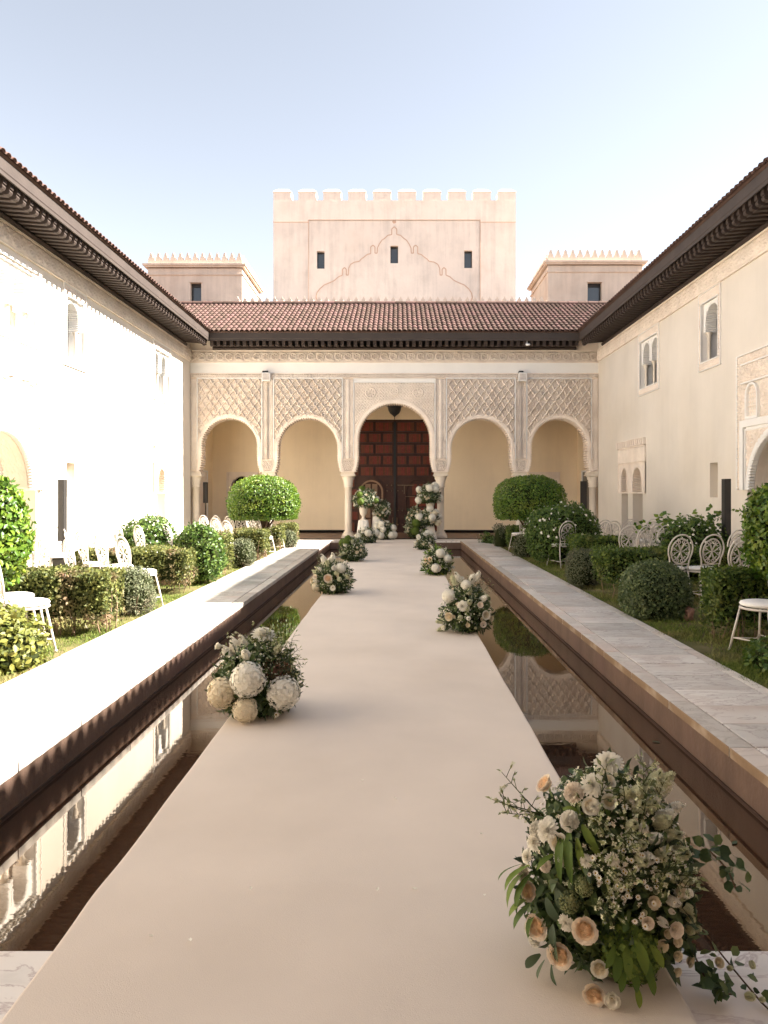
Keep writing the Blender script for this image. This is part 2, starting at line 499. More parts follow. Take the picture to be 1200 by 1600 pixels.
tag(mb.build('water', MT['water']), 'still dark water of the reflecting pool on both sides of the carpet', None, None, 'structure')

# lawns
for s, x0, x1, nm in ((-1, XL, WLO, 'left'), (1, WRO, XR, 'right')):
    nx, ny = 30, 150
    X, Y = np.meshgrid(np.linspace(x0, x1, nx + 1), np.linspace(YR, YF - 0.6, ny + 1))
    Z = LAWN + 0.012 * np.sin(X * 5.1 + 1.3 * np.sin(Y * 2.2)) + 0.012 * np.sin(Y * 4.3 + X * 2.0)
    V = np.stack([X, Y, Z], -1).reshape(-1, 3)
    ii = (np.arange(ny)[:, None] * (nx + 1) + np.arange(nx)[None, :]).ravel()
    Fq = np.stack([ii, ii + 1, ii + nx + 2, ii + nx + 1], -1)
    o = link('lawn', mesh_np('lawn', V, Fq, MT['lawn_soil'], True))
    tag(o, 'earth and turf bed along the %s wall of the court' % nm, None, None, 'structure')

def grass(x0, x1, y0, y1, n, hgt, label, edge):
    x = x0 + (x1 - x0) * rng.random(n) ** 1.6 if edge > 0 else x1 - (x1 - x0) * rng.random(n) ** 1.6
    y = y0 + (y1 - y0) * rng.random(n) ** 1.5
    keep = (np.sin(x * 3.1 + 2 * np.sin(y * 1.1)) + np.sin(y * 2.7 + x) + 1.2 + rng.random(n)) > 0.5
    x, y = x[keep], y[keep]
    n = len(x)
    clump = 0.5 + 0.5 * np.sin(x * 7 + np.sin(y * 5) * 2) * np.sin(y * 6.3)
    h = hgt * (0.45 + 0.55 * rng.random(n)) * (0.6 + 0.7 * clump)
    an = rng.random(n) * 2 * pi
    w = 0.0045 + 0.004 * rng.random(n)
    lean = h * (0.3 + 0.7 * rng.random(n))
    an2 = rng.random(n) * 2 * pi
    z0 = np.full(n, LAWN - 0.01)
    A = np.stack([x - np.cos(an) * w, y - np.sin(an) * w, z0], -1)
    B = np.stack([x + np.cos(an) * w, y + np.sin(an) * w, z0], -1)
    C = np.stack([x + np.cos(an2) * lean, y + np.sin(an2) * lean, z0 + h], -1)
    V = np.stack([A, B, C], 1).reshape(-1, 3)
    Fq = np.arange(3 * n).reshape(-1, 3)
    o = link('grass', mesh_np('grass', V, Fq, MT['grass']))
    tag(o, label, None, None, 'stuff')
grass(WRO - 0.03, XR - 0.3, 5.0, YF - 1, 90000, 0.075, 'short green turf between the right marble walk and hedges', 1)
grass(XL + 0.3, WLO + 0.03, 5.5, YF - 1, 80000, 0.06, 'sunlit dry turf between the left marble walk and hedges', -1)

# marble walks: slabs laid one by one
def slab(parent, x0, x1, y0, y1, z1, m, th=0.06, name='slab', edge=None):
    z1 += random.uniform(-0.0025, 0.0025)
    cx, cy = (x0 + x1) / 2, (y0 + y1) / 2
    b = MB()
    b.bevbox(x0 - cx, x1 - cx, y0 - cy, y1 - cy, -th, 0, 0.004)
    if edge is not None:
        # the face towards the pool carries the rust stain
        for k, f in enumerate(b.f):
            pts = [b.v[i] for i in f]
            mx = sum(p[0] for p in pts) / len(pts)
            nz = max(p[2] for p in pts) - min(p[2] for p in pts)
            if nz > 0.003 and ((edge > 0 and mx > (x1 - cx) - 0.006) or (edge < 0 and mx < (x0 - cx) + 0.006)): b.m[k] = 1
    me = b.mesh('slab', [m, MT['ochre']])
    po = origin_of(parent)
    return link(name, me, parent, loc=(cx - po.x, cy - po.y, z1 - po.z))

def walk(s):
    nm = 'left' if s < 0 else 'right'
    xi, xo = (PL, WLO) if s < 0 else (PR, WRO)
    w = thing('marble_walk', 'sunlit pale marble walk along the left edge of the pool' if s < 0 else 'shaded grey veined marble walk along the right edge of the pool', None, ((xi + xo) / 2, 12, 0), None, 'structure')
    lo = lambda a, b: (min(a, b), max(a, b))
    g = 0.0065
    c0, c1 = xi - s * 0.022, xi + s * 0.135       # coping, proud of the pool wall
    o0, o1 = xo - s * 0.115, xo
    y = P0 - 0.02
    while y < P1 + 0.02:
        y2 = min(y + random.uniform(0.85, 1.05), P1 + 0.02)
        if P1 + 0.02 - y2 < 0.3: y2 = P1 + 0.02
        a, b = lo(c0, c1)
        slab(w, a, b, y + g, y2 - g, 0, MT['marble2'], edge=-s if s > 0 else None)
        a, b = lo(o0 + s * 1.5 * g, o1)
        slab(w, a, b, y + g + 0.1, y2 - g + 0.1, -0.004, MT['marble2'])
        y = y2
    y = P0 - 0.02
    while y < P1 + 0.02:
        y2 = min(y + random.uniform(0.36, 0.54), P1 + 0.02)
        if P1 + 0.02 - y2 < 0.2: y2 = P1 + 0.02
        a, b = lo(c1 + s * 2 * g, o0 - s * 0.5 * g)
        slab(w, a, b, y + g, y2 - g, -0.001, MT['marble'])
        y = y2
    b = MB()
    a0, a1 = lo(xi + s * 0.0, xo)
    b.box(a0 + 0.006, a1 - 0.006, P0, P1, -0.11, -0.045)
    b.build('bedding', MT['basin_floor'], w)
walk(-1); walk(1)
ap = thing('marble_apron', 'marble slabs at the near end of the pool beside the carpet', None, (0, 1.5, 0), None, 'structure')
for k, x0 in enumerate((-7.2, -6.0, -4.8, -3.6, -2.02, -1.0, 0.2, 1.5, 2.7, 3.9, 5.1)):
    x1 = (-6.0, -4.8, -3.6, -2.02, -1.0, 0.2, 1.5, 2.7, 3.9, 5.1, 6.95)[k]
    for y0, y1 in ((YR + 0.03, 0.5), (0.5, 1.42), (1.42, P0 - 0.02)):
        yy1 = y1 + (0.016 if y1 > 2.4 else 0)
        slab(ap, x0 + 0.004, x1 - 0.004, y0 + 0.004, yy1 - 0.004, 0, MT['marble'])
b = MB(); b.box(-7.2, 6.95, YR + 0.05, P0 - 0.05, -0.11, -0.05); b.build('bedding', MT['basin_floor'], ap)
ap = thing('marble_apron', 'marble slabs at the far end of the pool before the arcade step', None, (0, 24.6, 0), None, 'structure')
x = -7.2
while x < 6.9:
    x1 = min(x + 0.9, 6.95)
    slab(ap, x + 0.004, x1 - 0.004, P1 + 0.024, YF - 0.32, 0, MT['marble'])
    x = x1
b = MB(); b.box(-7.2, 6.95, P1 + 0.03, YF - 0.3, -0.11, -0.05); b.build('bedding', MT['basin_floor'], ap)

# carpet on its deck across the water
cp = thing('carpet', 'long beige aisle carpet laid over the middle of the pool to the wooden door', 'carpet', (-0.15, 12, 0))
mb = MB(); mb.smooth = True
UU = [0, 0.0015, 0.006, 0.03] + [k / 11 for k in range(1, 11)] + [0.97, 0.994, 0.9985, 1]
ny, nx = 520, len(UU) - 1
prev = None
for j in range(ny + 1):
    y = -1.2 + (24.75 + 1.2) * j / ny
    jl = 0.0015 * sin(y * 1.7) + 0.001 * sin(y * 4.1 + 1) + (-0.007 * math.exp(-((y - 2.85) / 0.16) ** 2))
    jr = 0.002 * sin(y * 1.3 + 2) + 0.0015 * sin(y * 3.7)
    row = []
    xl, xr = -1.195 + jl, 0.897 + jr
    row.append(mb.vert((xl, y, -0.05)))
    for i in range(nx + 1):
        u = UU[i]
        ed = min(u, 1 - u)
        z = 0.016 + 0.0035 * sin(y * 2.3 + 3 * u) * sin(u * 9 + y) + 0.002 * sin(y * 7.1 + u * 5) - (0.004 if ed == 0 else 0) + 0.006 * math.exp(-((y - 2.93 - 0.02 * sin(u * 5)) / 0.05) ** 2) * (0.25 < u < 0.95) + 0.005 * math.exp(-((y - 8.9 - 0.03 * sin(u * 4)) / 0.05) ** 2) + 0.004 * math.exp(-((y - 5.05 - 0.05 * u) / 0.04) ** 2) * (u < 0.4)
        row.append(mb.vert((xl + (xr - xl) * u, y, z)))
    row.append(mb.vert((xr, y, -0.05)))
    if prev:
        for i in range(len(row) - 1): mb.face([prev[i], prev[i + 1], row[i + 1], row[i]])
    prev = row
mb.build('carpet_runner', MT['carpet'], cp)
mb = MB()
mb.box(-1.15, 0.85, P0 + 0.01, P1 - 0.01, -0.10, -0.03)
for y in np.arange(P0 + 0.5, P1, 1.6):
    for x in (-1.0, 0.7): mb.box(x - 0.05, x + 0.05, y, y + 0.1, -0.9, -0.1)
mb.build('deck', MT['basin_floor'], cp)

# ------------------------------------------------------------------ carved relief
def ss(x, a, b):
    t = np.clip((x - a) / (b - a), 0, 1)
    return t * t * (3 - 2 * t)
def arabesque(U, W, p=0.26):
    k = 2 * pi / p
    a = np.sin(k * U + 1.5 * np.sin(k * W)) * np.sin(k * W + 1.5 * np.sin(k * U))
    b = np.sin(2.1 * k * U + 1.1 * np.sin(1.3 * k * W)) * np.sin(2.3 * k * W)
    return 0.75 * ss(np.abs(a), 0.14, 0.30) + 0.25 * ss(np.abs(b), 0.15, 0.4)
def scrolls(U, W, p=0.42):
    """a running vine: circles in a row with leaves"""
    u = (U / p) % 1.0 - 0.5
    w = W / p
    r = np.sqrt(u * u + w * w)
    ring = 1 - ss(np.abs(r - 0.36), 0.03, 0.07)
    an = np.arctan2(w, u)
    petal = 1 - ss(np.abs(r - 0.17 - 0.07 * np.cos(6 * an)), 0.03, 0.08)
    return np.maximum(np.maximum(ring, petal), 0.75 * arabesque(U, W, p * 0.4) * ss(r, 0.38, 0.44))
def sebka(U, W, pw=0.281, ph=0.392):
    """lozenge net with curved ribs and a palmette in every lozenge"""
    a = U / pw + W / ph + 0.05 * np.sin(4 * pi * W / ph)
    b = U / pw - W / ph + 0.05 * np.sin(4 * pi * W / ph)
    fa, fb = np.abs(a - np.round(a)), np.abs(b - np.round(b))
    rib = 1 - ss(np.minimum(fa, fb), 0.045, 0.10)
    ca, cb = a - np.floor(a) - 0.5, b - np.floor(b) - 0.5
    x, y = (ca + cb), (ca - cb)
    r = np.sqrt(x * x + y * y)
    an = np.arctan2(y, x)
    ros = (1 - ss(np.abs(r - 0.30 - 0.09 * np.cos(5 * an)), 0.05, 0.12)) * 0.55 + (1 - ss(r, 0.06, 0.12)) * 0.5
    fine = 0.42 * ss(np.abs(np.sin(2 * pi * U / 0.070 + 1.2 * np.sin(2 * pi * W / 0.11)) * np.sin(2 * pi * W / 0.082)), 0.2, 0.45)
    return np.maximum(rib, np.maximum(ros * 0.62, fine * (r < 0.62)))
def bigfloral(U, W):
    h = 0.75 * arabesque(U, W, 0.21)
    for cx, cw, rr in ((0, 0, 0.14), (-0.83, -0.05, 0.17), (0.83, -0.05, 0.17)):
        r = np.sqrt((U - cx) ** 2 + (W - cw) ** 2)
        an = np.arctan2(W - cw, U - cx)
        h = np.where(r < rr + 0.05, np.maximum(1 - ss(np.abs(r - rr), 0.012, 0.03), 0.8 * (1 - ss(np.abs(r - rr * 0.5 - 0.25 * rr * np.cos(8 * an)), 0.02, 0.05))), h)
    return h

def relief(name, parent, u0, u1, w0, w1, fn, depth, M, m, res=0.022, keep=None, uo=0, wo=0, stuff=False, back=0.02):
    """height field on the rectangle; M(u, w, h) -> arrays x, y, z"""
    nu, nw = max(2, int((u1 - u0) / res)), max(2, int((w1 - w0) / res))
    U, W = np.meshgrid(np.linspace(u0, u1, nu + 1), np.linspace(w0, w1, nw + 1))
    H = depth * fn(U - uo, W - wo)
    H[0, :] = H[-1, :] = H[:, 0] = H[:, -1] = -back
    x, y, z = M(U, W, H)
    org = origin_of(parent)
    V = np.stack([x - org.x, y - org.y, z - org.z], -1).reshape(-1, 3)
    ii = (np.arange(nw)[:, None] * (nu + 1) + np.arange(nu)[None, :]).ravel()
    Fq = np.stack([ii, ii + 1, ii + nu + 2, ii + nu + 1], -1)
    if keep is not None:
        k = keep(U, W).ravel()
        ok = k[Fq].any(axis=1)
        Fq = Fq[ok]
    return link(name, mesh_np(name, V, Fq, m), parent)

# ------------------------------------------------------------------ roof pieces shared by the three wings
TILE_W = 0.172
def barrel(n=6, L=0.44, r0=0.080, r1=0.066, th=0.014):
    """one clay barrel tile, lower end at the origin, running up +v; coordinates (a, v, h)"""
    pts, fs = [], []
    for v, r in ((0, r0), (L, r1)):
        for rr in (r, r - th):
            for k in range(n + 1):
                an = pi * k / n
                pts.append((rr * cos(an), v, rr * sin(an) * 0.9))
    q = n + 1
    for k in range(n):
        fs.append((k, k + 1, 2 * q + k + 1, 2 * q + k))
        fs.append((q + k, 3 * q + k, 3 * q + k + 1, q + k + 1))
        fs.append((k, q + k, q + k + 1, k + 1))
        fs.append((2 * q + k, 2 * q + k + 1, 3 * q + k + 1, 3 * q + k))
    return np.array(pts), np.array(fs)
BT_V, BT_F = barrel()
def tile_field(a_list, rows, start_row, S, course=0.385):
    """S(a, v, h) maps roof coordinates to the place"""
    Vs, Fs, n = [], [], 0
    for a in a_list:
        for r in range(start_row, rows):
            for half in (0, 1):
                P = BT_V.copy()
                if half: P[:, 2] = 0.055 - P[:, 2] * 0.9        # trough tile between two covers
                P[:, 0] += a + half * TILE_W / 2 + rng.normal(0, 0.003)
                P[:, 1] += r * course + rng.normal(0, 0.006) + (0.02 if half else 0)
                P[:, 2] = P[:, 2] * 0.82 + 0.018 * (1 - (P[:, 1] - r * course) / 0.44) + 0.004
                x, y, z = S(P[:, 0], P[:, 1], P[:, 2])
                Vs.append(np.stack([x, y, z], -1)); Fs.append(BT_F + n); n += len(P)
    return np.concatenate(Vs), np.concatenate(Fs)

RAFTER = [(0.0, 6.71), (0.0, 6.94), (0.80, 6.865), (0.81, 6.75), (0.81, 6.69), (0.785, 6.675), (0.80, 6.64), (0.78, 6.60), (0.73, 6.585), (0.68, 6.60), (0.66, 6.64), (0.60, 6.66), (0.30, 6.685)]
SLOPE = radians(25.5)

def eaves(w, along0, along1, P, tag_pieces_to=None):
    """P(u, a, z) -> xyz; u grows out from the wall into the court, a runs along the wall"""
    b = MB(); b.prism([(0.0, 6.60), (0.0, 6.70), (0.10, 6.70), (0.13, 6.66), (0.10, 6.60)], along0, along1, lambda p, q, a: P(p, a, q))
    b.prism([(0.0, 6.70), (0.0, 6.93), (0.05, 6.93), (0.05, 6.70)], along0, along1, lambda p, q, a: P(p, a, q))
    b.build('wall_beam', MT['wood'], w)
    b = MB(); b.prism([(0.0, 6.93), (0.0, 6.96), (0.84, 6.885), (0.84, 6.855)], along0, along1, lambda p, q, a: P(p, a, q))
    b.build('soffit', MT['wood'], w)
    b = MB(); b.prism([(0.845, 6.79), (0.845, 6.80), (0.845, 7.03), (0.885, 7.03), (0.885, 6.84), (0.875, 6.82), (0.875, 6.76), (0.845, 6.76)], along0, along1, lambda p, q, a: P(p, a, q))
    b.build('fascia', MT['fascia'], w)
# ------------------------------------------------------------------ walls, arches, windows
def wall_grid(b, P, a0, a1, z0, z1, holes, u=0.0, step=None):
    As = sorted({a0, a1, *[h[0] for h in holes], *[h[1] for h in holes]})
    Zs = sorted({z0, z1, *[h[2] for h in holes], *[h[3] for h in holes]})
    for i in range(len(As) - 1):
        for j in range(len(Zs) - 1):
            ca, cz = (As[i] + As[i + 1]) / 2, (Zs[j] + Zs[j + 1]) / 2
            if any(h[0] < ca < h[1] and h[2] < cz < h[3] for h in holes): continue
            b.poly([P(u, As[i], Zs[j]), P(u, As[i + 1], Zs[j]), P(u, As[i + 1], Zs[j + 1]), P(u, As[i], Zs[j + 1])])

def arch_path(c, r, zt, z0, flare=0.0, zf=None, n=22, squash=1.0):
    """outline of an opening from its left foot over the crown to its right foot"""
    zs = zt - r * squash
    pts = []
    if flare: pts += [(c - r - flare, z0), (c - r - flare * 0.35, z0 + (zf - z0) * 0.45), (c - r, zf)]
    else: pts += [(c - r, z0)]
    for k in range(n + 1):
        t = pi - pi * k / n
        pts.append((c + r * cos(t), zs + r * squash * sin(t)))
    if flare: pts += [(c + r, zf), (c + r + flare * 0.35, z0 + (zf - z0) * 0.45), (c + r + flare, z0)]
    else: pts += [(c + r, z0)]
    return pts

def plate(b, P, prof, ztop, u0, u1):
    for (a, z), (a2, z2) in zip(prof[:-1], prof[1:]):
        if a2 - a > 1e-6:
            for u in (u0, u1): b.poly([P(u, a, z), P(u, a2, z2), P(u, a2, ztop), P(u, a, ztop)])
        b.poly([P(u0, a, z), P(u1, a, z), P(u1, a2, z2), P(u0, a2, z2)])
    for (a, z) in (prof[0], prof[-1]): b.poly([P(u0, a, z), P(u1, a, z), P(u1, a, ztop), P(u0, a, ztop)])

def resample(pts, step):
    out = [pts[0]]
    L = 0
    d = [0]
    for p, q in zip(pts[:-1], pts[1:]): d.append(d[-1] + sqrt((q[0] - p[0]) ** 2 + (q[1] - p[1]) ** 2))
    n = max(2, int(round(d[-1] / step)))
    out, j = [], 0
    for k in range(n + 1):
        s = d[-1] * k / n
        while j < len(d) - 2 and d[j + 1] < s: j += 1
        t = (s - d[j]) / max(1e-9, d[j + 1] - d[j])
        out.append((pts[j][0] + (pts[j + 1][0] - pts[j][0]) * t, pts[j][1] + (pts[j + 1][1] - pts[j][1]) * t))
    return out

def archivolt(b, P, path, wid, u0, u1, tooth=0.05, tdepth=0.03, off=0.0, ub=None):
    """a moulding that follows an arch, its inner edge cut into little lobes"""
    pts = resample(path, tooth / 2)
    n = len(pts)
    rows = []
    for i in range(n):
        p, q = pts[max(0, i - 1)], pts[min(n - 1, i + 1)]
        tx, tz = q[0] - p[0], q[1] - p[1]
        L = sqrt(tx * tx + tz * tz) or 1
        nx, nz = -tz / L, tx / L              # left of travel = away from the opening
        ti = off - (tdepth if i % 2 else 0)
        rows.append(((pts[i][0] + nx * ti, pts[i][1] + nz * ti), (pts[i][0] + nx * (off + 0.012), pts[i][1] + nz * (off + 0.012)), (pts[i][0] + nx * (off + wid), pts[i][1] + nz * (off + wid))))
    for i in range(n - 1):
        A, B = rows[i], rows[i + 1]
        um = u1 - 0.018
        b.poly([P(u0, *A[0]), P(u0, *B[0]), P(um, *B[0]), P(um, *A[0])])
        b.poly([P(um, *A[0]), P(um, *B[0]), P(u1, *B[1]), P(u1, *A[1])])
        b.poly([P(u1, *A[1]), P(u1, *B[1]), P(u1, *B[2]), P(u1, *A[2])])
        uz = ub if ub is not None else (0.0 if u1 > 0 else u1 - 0.06)
        b.poly([P(u1, *A[2]), P(u1, *B[2]), P(uz, *B[2]), P(uz, *A[2])])

def colonnette(b, P, a, u, z0, z1, r=0.035, n=10):
    def M(x, y, z): return P(u + x, a + y, z)
    h = z1 - z0
    b.smooth = True
    b.lathe([(r * 1.5, z0), (r * 1.5, z0 + 0.03), (r * 1.1, z0 + 0.05), (r, z0 + 0.08), (r * 0.95, z1 - 0.19 * min(1, h)), (r * 1.15, z1 - 0.17 * min(1, h)), (r * 1.1, z1 - 0.14 * min(1, h)), (r * 1.9, z1 - 0.02), (r * 1.9, z1)], 0, 0, n, M)
    b.smooth = False

def window(w, P, a0, a1, z0, z1, arches, side, label=None):
    """carved stucco border round a recess with small arches on colonnettes"""
    bw = 0.125
    b = MB()
    b.box(0, 0.012, a0, a1, z0, z0 + 0.02, lambda x, y, z: P(x, y, z))
    for x0, x1, y0, y1 in ((a0, a1, z0, z0 + 0.02), (a0, a1, z1 - 0.02, z1), (a0, a0 + 0.02, z0 + 0.02, z1 - 0.02), (a1 - 0.02, a1, z0 + 0.02, z1 - 0.02)):
        b.box(-0.01, 0.034, x0, x1, y0, y1, lambda x, y, z: P(x, y, z))
    i0, i1, j0, j1 = a0 + bw, a1 - bw, z0 + 0.2, z1 - 0.25
    for x0, x1, y0, y1 in ((i0 - 0.02, i1 + 0.02, j0 - 0.02, j0), (i0 - 0.02, i1 + 0.02, j1, j1 + 0.02), (i0 - 0.02, i0, j0, j1), (i1, i1 + 0.02, j0, j1)):
        b.box(-0.01, 0.034, x0, x1, y0, y1, lambda x, y, z: P(x, y, z))
    # reveal
    dp = -0.42
    for q in (((0, i0, j0), (0, i0, j1), (dp, i0, j1), (dp, i0, j0)), ((0, i1, j0), (0, i1, j1), (dp, i1, j1), (dp, i1, j0)), ((0, i0, j0), (0, i1, j0), (dp, i1, j0), (dp, i0, j0)), ((0, i0, j1), (0, i1, j1), (dp, i1, j1), (dp, i0, j1))):
        b.poly([P(*p) for p in q])
    f = b.build('window', MT['white'], w)
    if label: f['label'] = label
    M = lambda U, W, H: P(H + 0.006, U, W)
    fr = lambda U, W: arabesque(U, W, 0.12)
    for x0, x1, y0, y1 in ((a0 + 0.02, a1 - 0.02, z0 + 0.02, j0 - 0.02), (a0 + 0.02, a1 - 0.02, j1 + 0.02, z1 - 0.02), (a0 + 0.02, i0 - 0.02, j0 - 0.02, j1 + 0.02), (i1 + 0.02, a1 - 0.02, j0 - 0.02, j1 + 0.02)):
        relief('border', f, x0, x1, y0, y1, fr, 0.03, M, MT['stucco'], 0.014)
    # arched head and colonnettes
    n = arches
    wd_ = (i1 - i0) / n
    prof = []
    zc = j0 + (j1 - j0) * 0.52
    for k in range(n):
        c = i0 + wd_ * (k + 0.5)
        pp = arch_path(c, wd_ / 2 - 0.075, j1 - 0.06, zc, n=14)
        prof += ([(i0 + wd_ * k, zc)] + pp + ([(i0 + wd_ * (k + 1), zc)] if k == n - 1 else []))
    b = MB()
    plate(b, P, prof, j1, -0.30, -0.05)
    for k in range(n):
        c = i0 + wd_ * (k + 0.5)
        archivolt(b, P, arch_path(c, wd_ / 2 - 0.075, j1 - 0.06, zc, n=14), 0.05, -0.30, -0.035, 0.05, 0.022)
    b.build('arched_head', MT['white'], f)
    for k in range(n + 1):
        b = MB()
        a = i0 + wd_ * k
        a = min(max(a, i0 + 0.05), i1 - 0.05)
        colonnette(b, P, a, -0.15, j0, zc, 0.04)
        b.build('colonnette', MT['column'], f)
    b = MB()
    b.poly([P(dp + 0.03, i0, j0), P(dp + 0.03, i1, j0), P(dp + 0.03, i1, j1), P(dp + 0.03, i0, j1)])
    b.build('pane', MT['glass'], f)
    b = MB()
    fr_w = 0.035
    for k in range(n):
        x0, x1 = i0 + wd_ * k, i0 + wd_ * (k + 1)
        for p0, p1, q0, q1 in ((x0, x0 + fr_w, j0, j1), (x1 - fr_w, x1, j0, j1), ((x0 + x1) / 2 - 0.02, (x0 + x1) / 2 + 0.02, j0, j1), (x0 + fr_w, x1 - fr_w, j0, j0 + fr_w)):
            b.box(dp + 0.034, dp + 0.075, p0, p1, q0, q1, lambda x, y, z: P(x, y, z))
    b.build('frame', MT['fascia'], f)
    return (i0, i1, j0, j1)

def wing(side):
    left = side < 0
    if left:
        P = lambda u, a, z: (XL + u, a, z)
        w = thing('palace_wing', 'sunlit white plastered palace wing with dark wooden eaves on the left of the court', 'building', (XL, 13, 0))
    else:
        P = lambda u, a, z: (XR - u, a, z)
        w = thing('palace_wing', 'shaded cream palace wing with dark wooden eaves on the right of the court', 'building', (XR, 13, 0))
    holes = []
    single = (15.73, 16.86)
    double = (21.5, 23.12) if left else (19.44, 21.1)
    portal = (11.7, 14.9)
    twin = (21.5, 23.25) if left else (20.5, 23.0)
    bw = 0.125
    holes.append((single[0] + bw, single[1] - bw, 4.60, 5.95))
    holes.append((double[0] + bw, double[1] - bw, 4.60, 5.95))
    holes.append((15.9, 16.3, 1.5, 2.27))
    if left: holes.append((11.95, 14.5, 4.62, 5.95))
    pc, pr = 13.3, 1.14
    holes.append((pc - 1.26, pc + 1.26, LAWN - 0.05, 2.95))
    if left: tw = [(21.85, 22.65)]
    else: tw = [(20.78, 21.66), (22.1, 22.75)]
    for t0, t1 in tw: holes.append((t0, t1, LAWN - 0.05, 2.45))
    b = MB()
    wall_grid(b, P, YR - 0.2, YF - 0.002, -0.2, 6.98, holes)
    # niche and the backs of the recesses
    def recess(a0, a1, z0, z1, dp):
        for q in (((0, a0, z0), (0, a0, z1), (dp, a0, z1), (dp, a0, z0)), ((0, a1, z0), (0, a1, z1), (dp, a1, z1), (dp, a1, z0)), ((0, a0, z0), (0, a1, z0), (dp, a1, z0), (dp, a0, z0)), ((0, a0, z1), (0, a1, z1), (dp, a1, z1), (dp, a0, z1)), ((dp, a0, z0), (dp, a1, z0), (dp, a1, z1), (dp, a0, z1))):
            b.poly([P(*p) for p in q])
    recess(15.9, 16.3, 1.5, 2.27, -0.22)
    recess(pc - 1.26, pc + 1.26, LAWN - 0.05, 2.95, -1.9)
    for t0, t1 in tw: recess(t0, t1, LAWN - 0.05, 2.45, -0.55)
    # the body of the wing behind the face
    b.box(-5.6, -5.4, YR - 0.2, YB + 0.8, -0.2, 7.0, lambda x, y, z: P(x, y, z))
    b.build('wall', MT['plaster'], w)
    # frieze under the eaves, with mouldings
    M = lambda U, W, H: P(H + 0.03, U, W)
    b = MB()
    for z0, z1, uu in ((6.56, 6.60, 0.075), (6.19, 6.225, 0.055)):
        b.box(0, uu, YR, YF - 0.09, z0, z1, lambda x, y, z: P(x, y, z))
    b.build('frieze_moulding', MT['stucco'], w)
    relief('frieze', w, YR + 0.02, YF - 0.09, 6.22, 6.57, lambda U, W: scrolls(U, W, 0.30), 0.055, M, MT['stucco'], 0.02, wo=6.395)
    # eaves
    eaves(w, YR + 0.0, YF - 0.80, P)
    base = None
    y = YR + 1.0
    i = 0
    while y < YF - 0.9:
        if base is None:
            b = MB(); b.prism(RAFTER, -0.05, 0.05, lambda p, q, a: (P(p, 0, q)[0] - XL if left else P(p, 0, q)[0] - XR, a, q))
            base = b.mesh('rafter', MT['wood'])
        po = origin_of(w)
        link('rafter', base, w, loc=((XL if left else XR) - po.x, y - po.y, 0))
        y += 0.22
    # roof: eaves course as single tiles where they can be told apart, the rest of the field as one mass
    tanS = math.tan(SLOPE)
    def S(a, v, h):
        u = 0.95 - v * cos(SLOPE) + h * sin(SLOPE)
        z = 7.05 + v * sin(SLOPE) + h * cos(SLOPE)
        x, yy, zz = P(u, a, z)
        return x, yy, zz
    av = np.arange(YR + 0.2, YF + 3.6, TILE_W)
    near = [a for a in av if 10.5 < a < 20]
    Vn, Fn = tile_field([0.0], 1, 0, S)
    org = origin_of(w)
    me_t = mesh_np('roof_tile', Vn - np.array([org.x, 0, 0]), Fn, MT['tile'], True)
    for a in near: link('roof_tile', me_t, w, loc=(0, a - org.y, random.uniform(-0.004, 0.004)))
    far = [a for a in av if not (10.5 < a < 20)]
    Va, Fa = tile_field(far, 1, 0, S)
    Vb, Fb = tile_field(list(av), 5, 1, S)
    V = np.concatenate([Va, Vb]) - np.array([org.x, org.y, org.z])
    o = link('roof_tile', mesh_np('roof_tile', V, np.concatenate([Fa, Fb + len(Va)]), MT['tile'], True), w)
    o['kind'] = 'stuff'
    b = MB()
    L = 6.2
    b.poly([S(YR, 0.02, 0.0), S(YB + 1.2, 0.02, 0.0), S(YB + 1.2, L, 0.0), S(YR, L, 0.0)])
    b.poly([S(YR, 0.02, 0.0), S(YB + 1.2, 0.02, 0.0), P(0.89, YB + 1.2, 7.03), P(0.89, YR, 7.03)])
    xr = S(0, L, 0)
    b.poly([S(YR, L, 0.0), S(YB + 1.2, L, 0.0), P(-9.5, YB + 1.2, 7.0), P(-9.5, YR, 7.0)])
    b.build('roof', MT['tile'], w)
    # windows
    window(w, P, single[0], single[1], 4.40, 6.19, 1, side)
    window(w, P, double[0], double[1], 4.40, 6.19, 2, side)
    # portal with its carved panel
    def bars(b, lst, u1=0.06):
        for x0, x1, y0, y1 in lst: b.box(-0.01, u1, x0, x1, y0, y1, lambda x, y, z: P(x, y, z))
    b = MB()
    p0, p1 = portal
    bars(b, [(p0 - 0.02, p0 + 0.02, 1.66, 4.40), (p1 - 0.02, p1 + 0.02, 1.66, 4.40), (p0 + 0.02, p1 - 0.02, 4.38, 4.40), (p0 + 0.16, p1 - 0.16, 4.18, 4.21), (p0 + 0.16, p1 - 0.16, 3.80, 3.83)])
    bars(b, [(p0 + 0.16, p1 - 0.16, 2.92, 3.06), (p0 + 0.16, p0 + 0.30, 1.66, 2.92), (p1 - 0.30, p1 - 0.16, 1.66, 2.92)], 0.075)
    bars(b, [(p0 + 0.34, p1 - 0.34, 2.85, 2.88), (p0 + 0.34, p0 + 0.37, 1.66, 2.85), (p1 - 0.37, p1 - 0.34, 1.66, 2.85)], 0.06)
    po_ = b.build('portal', MT['white'], w)
    b = MB()
    path = arch_path(pc, pr, 2.78, 1.66, n=26)
    plate(b, P, [(pc - 1.26, 1.66)] + path + [(pc + 1.26, 1.66)], 2.95, -0.62, 0.03)
    archivolt(b, P, path, 0.09, -0.06, 0.055, 0.062, 0.045)
    # second lobed rim at the back of the intrados
    archivolt(b, lambda u, a, z: P(u - 0.60, a, z), path, 0.02, -0.06, 0.05, 0.062, 0.06)
    b.build('portal_arch', MT['white'], po_)
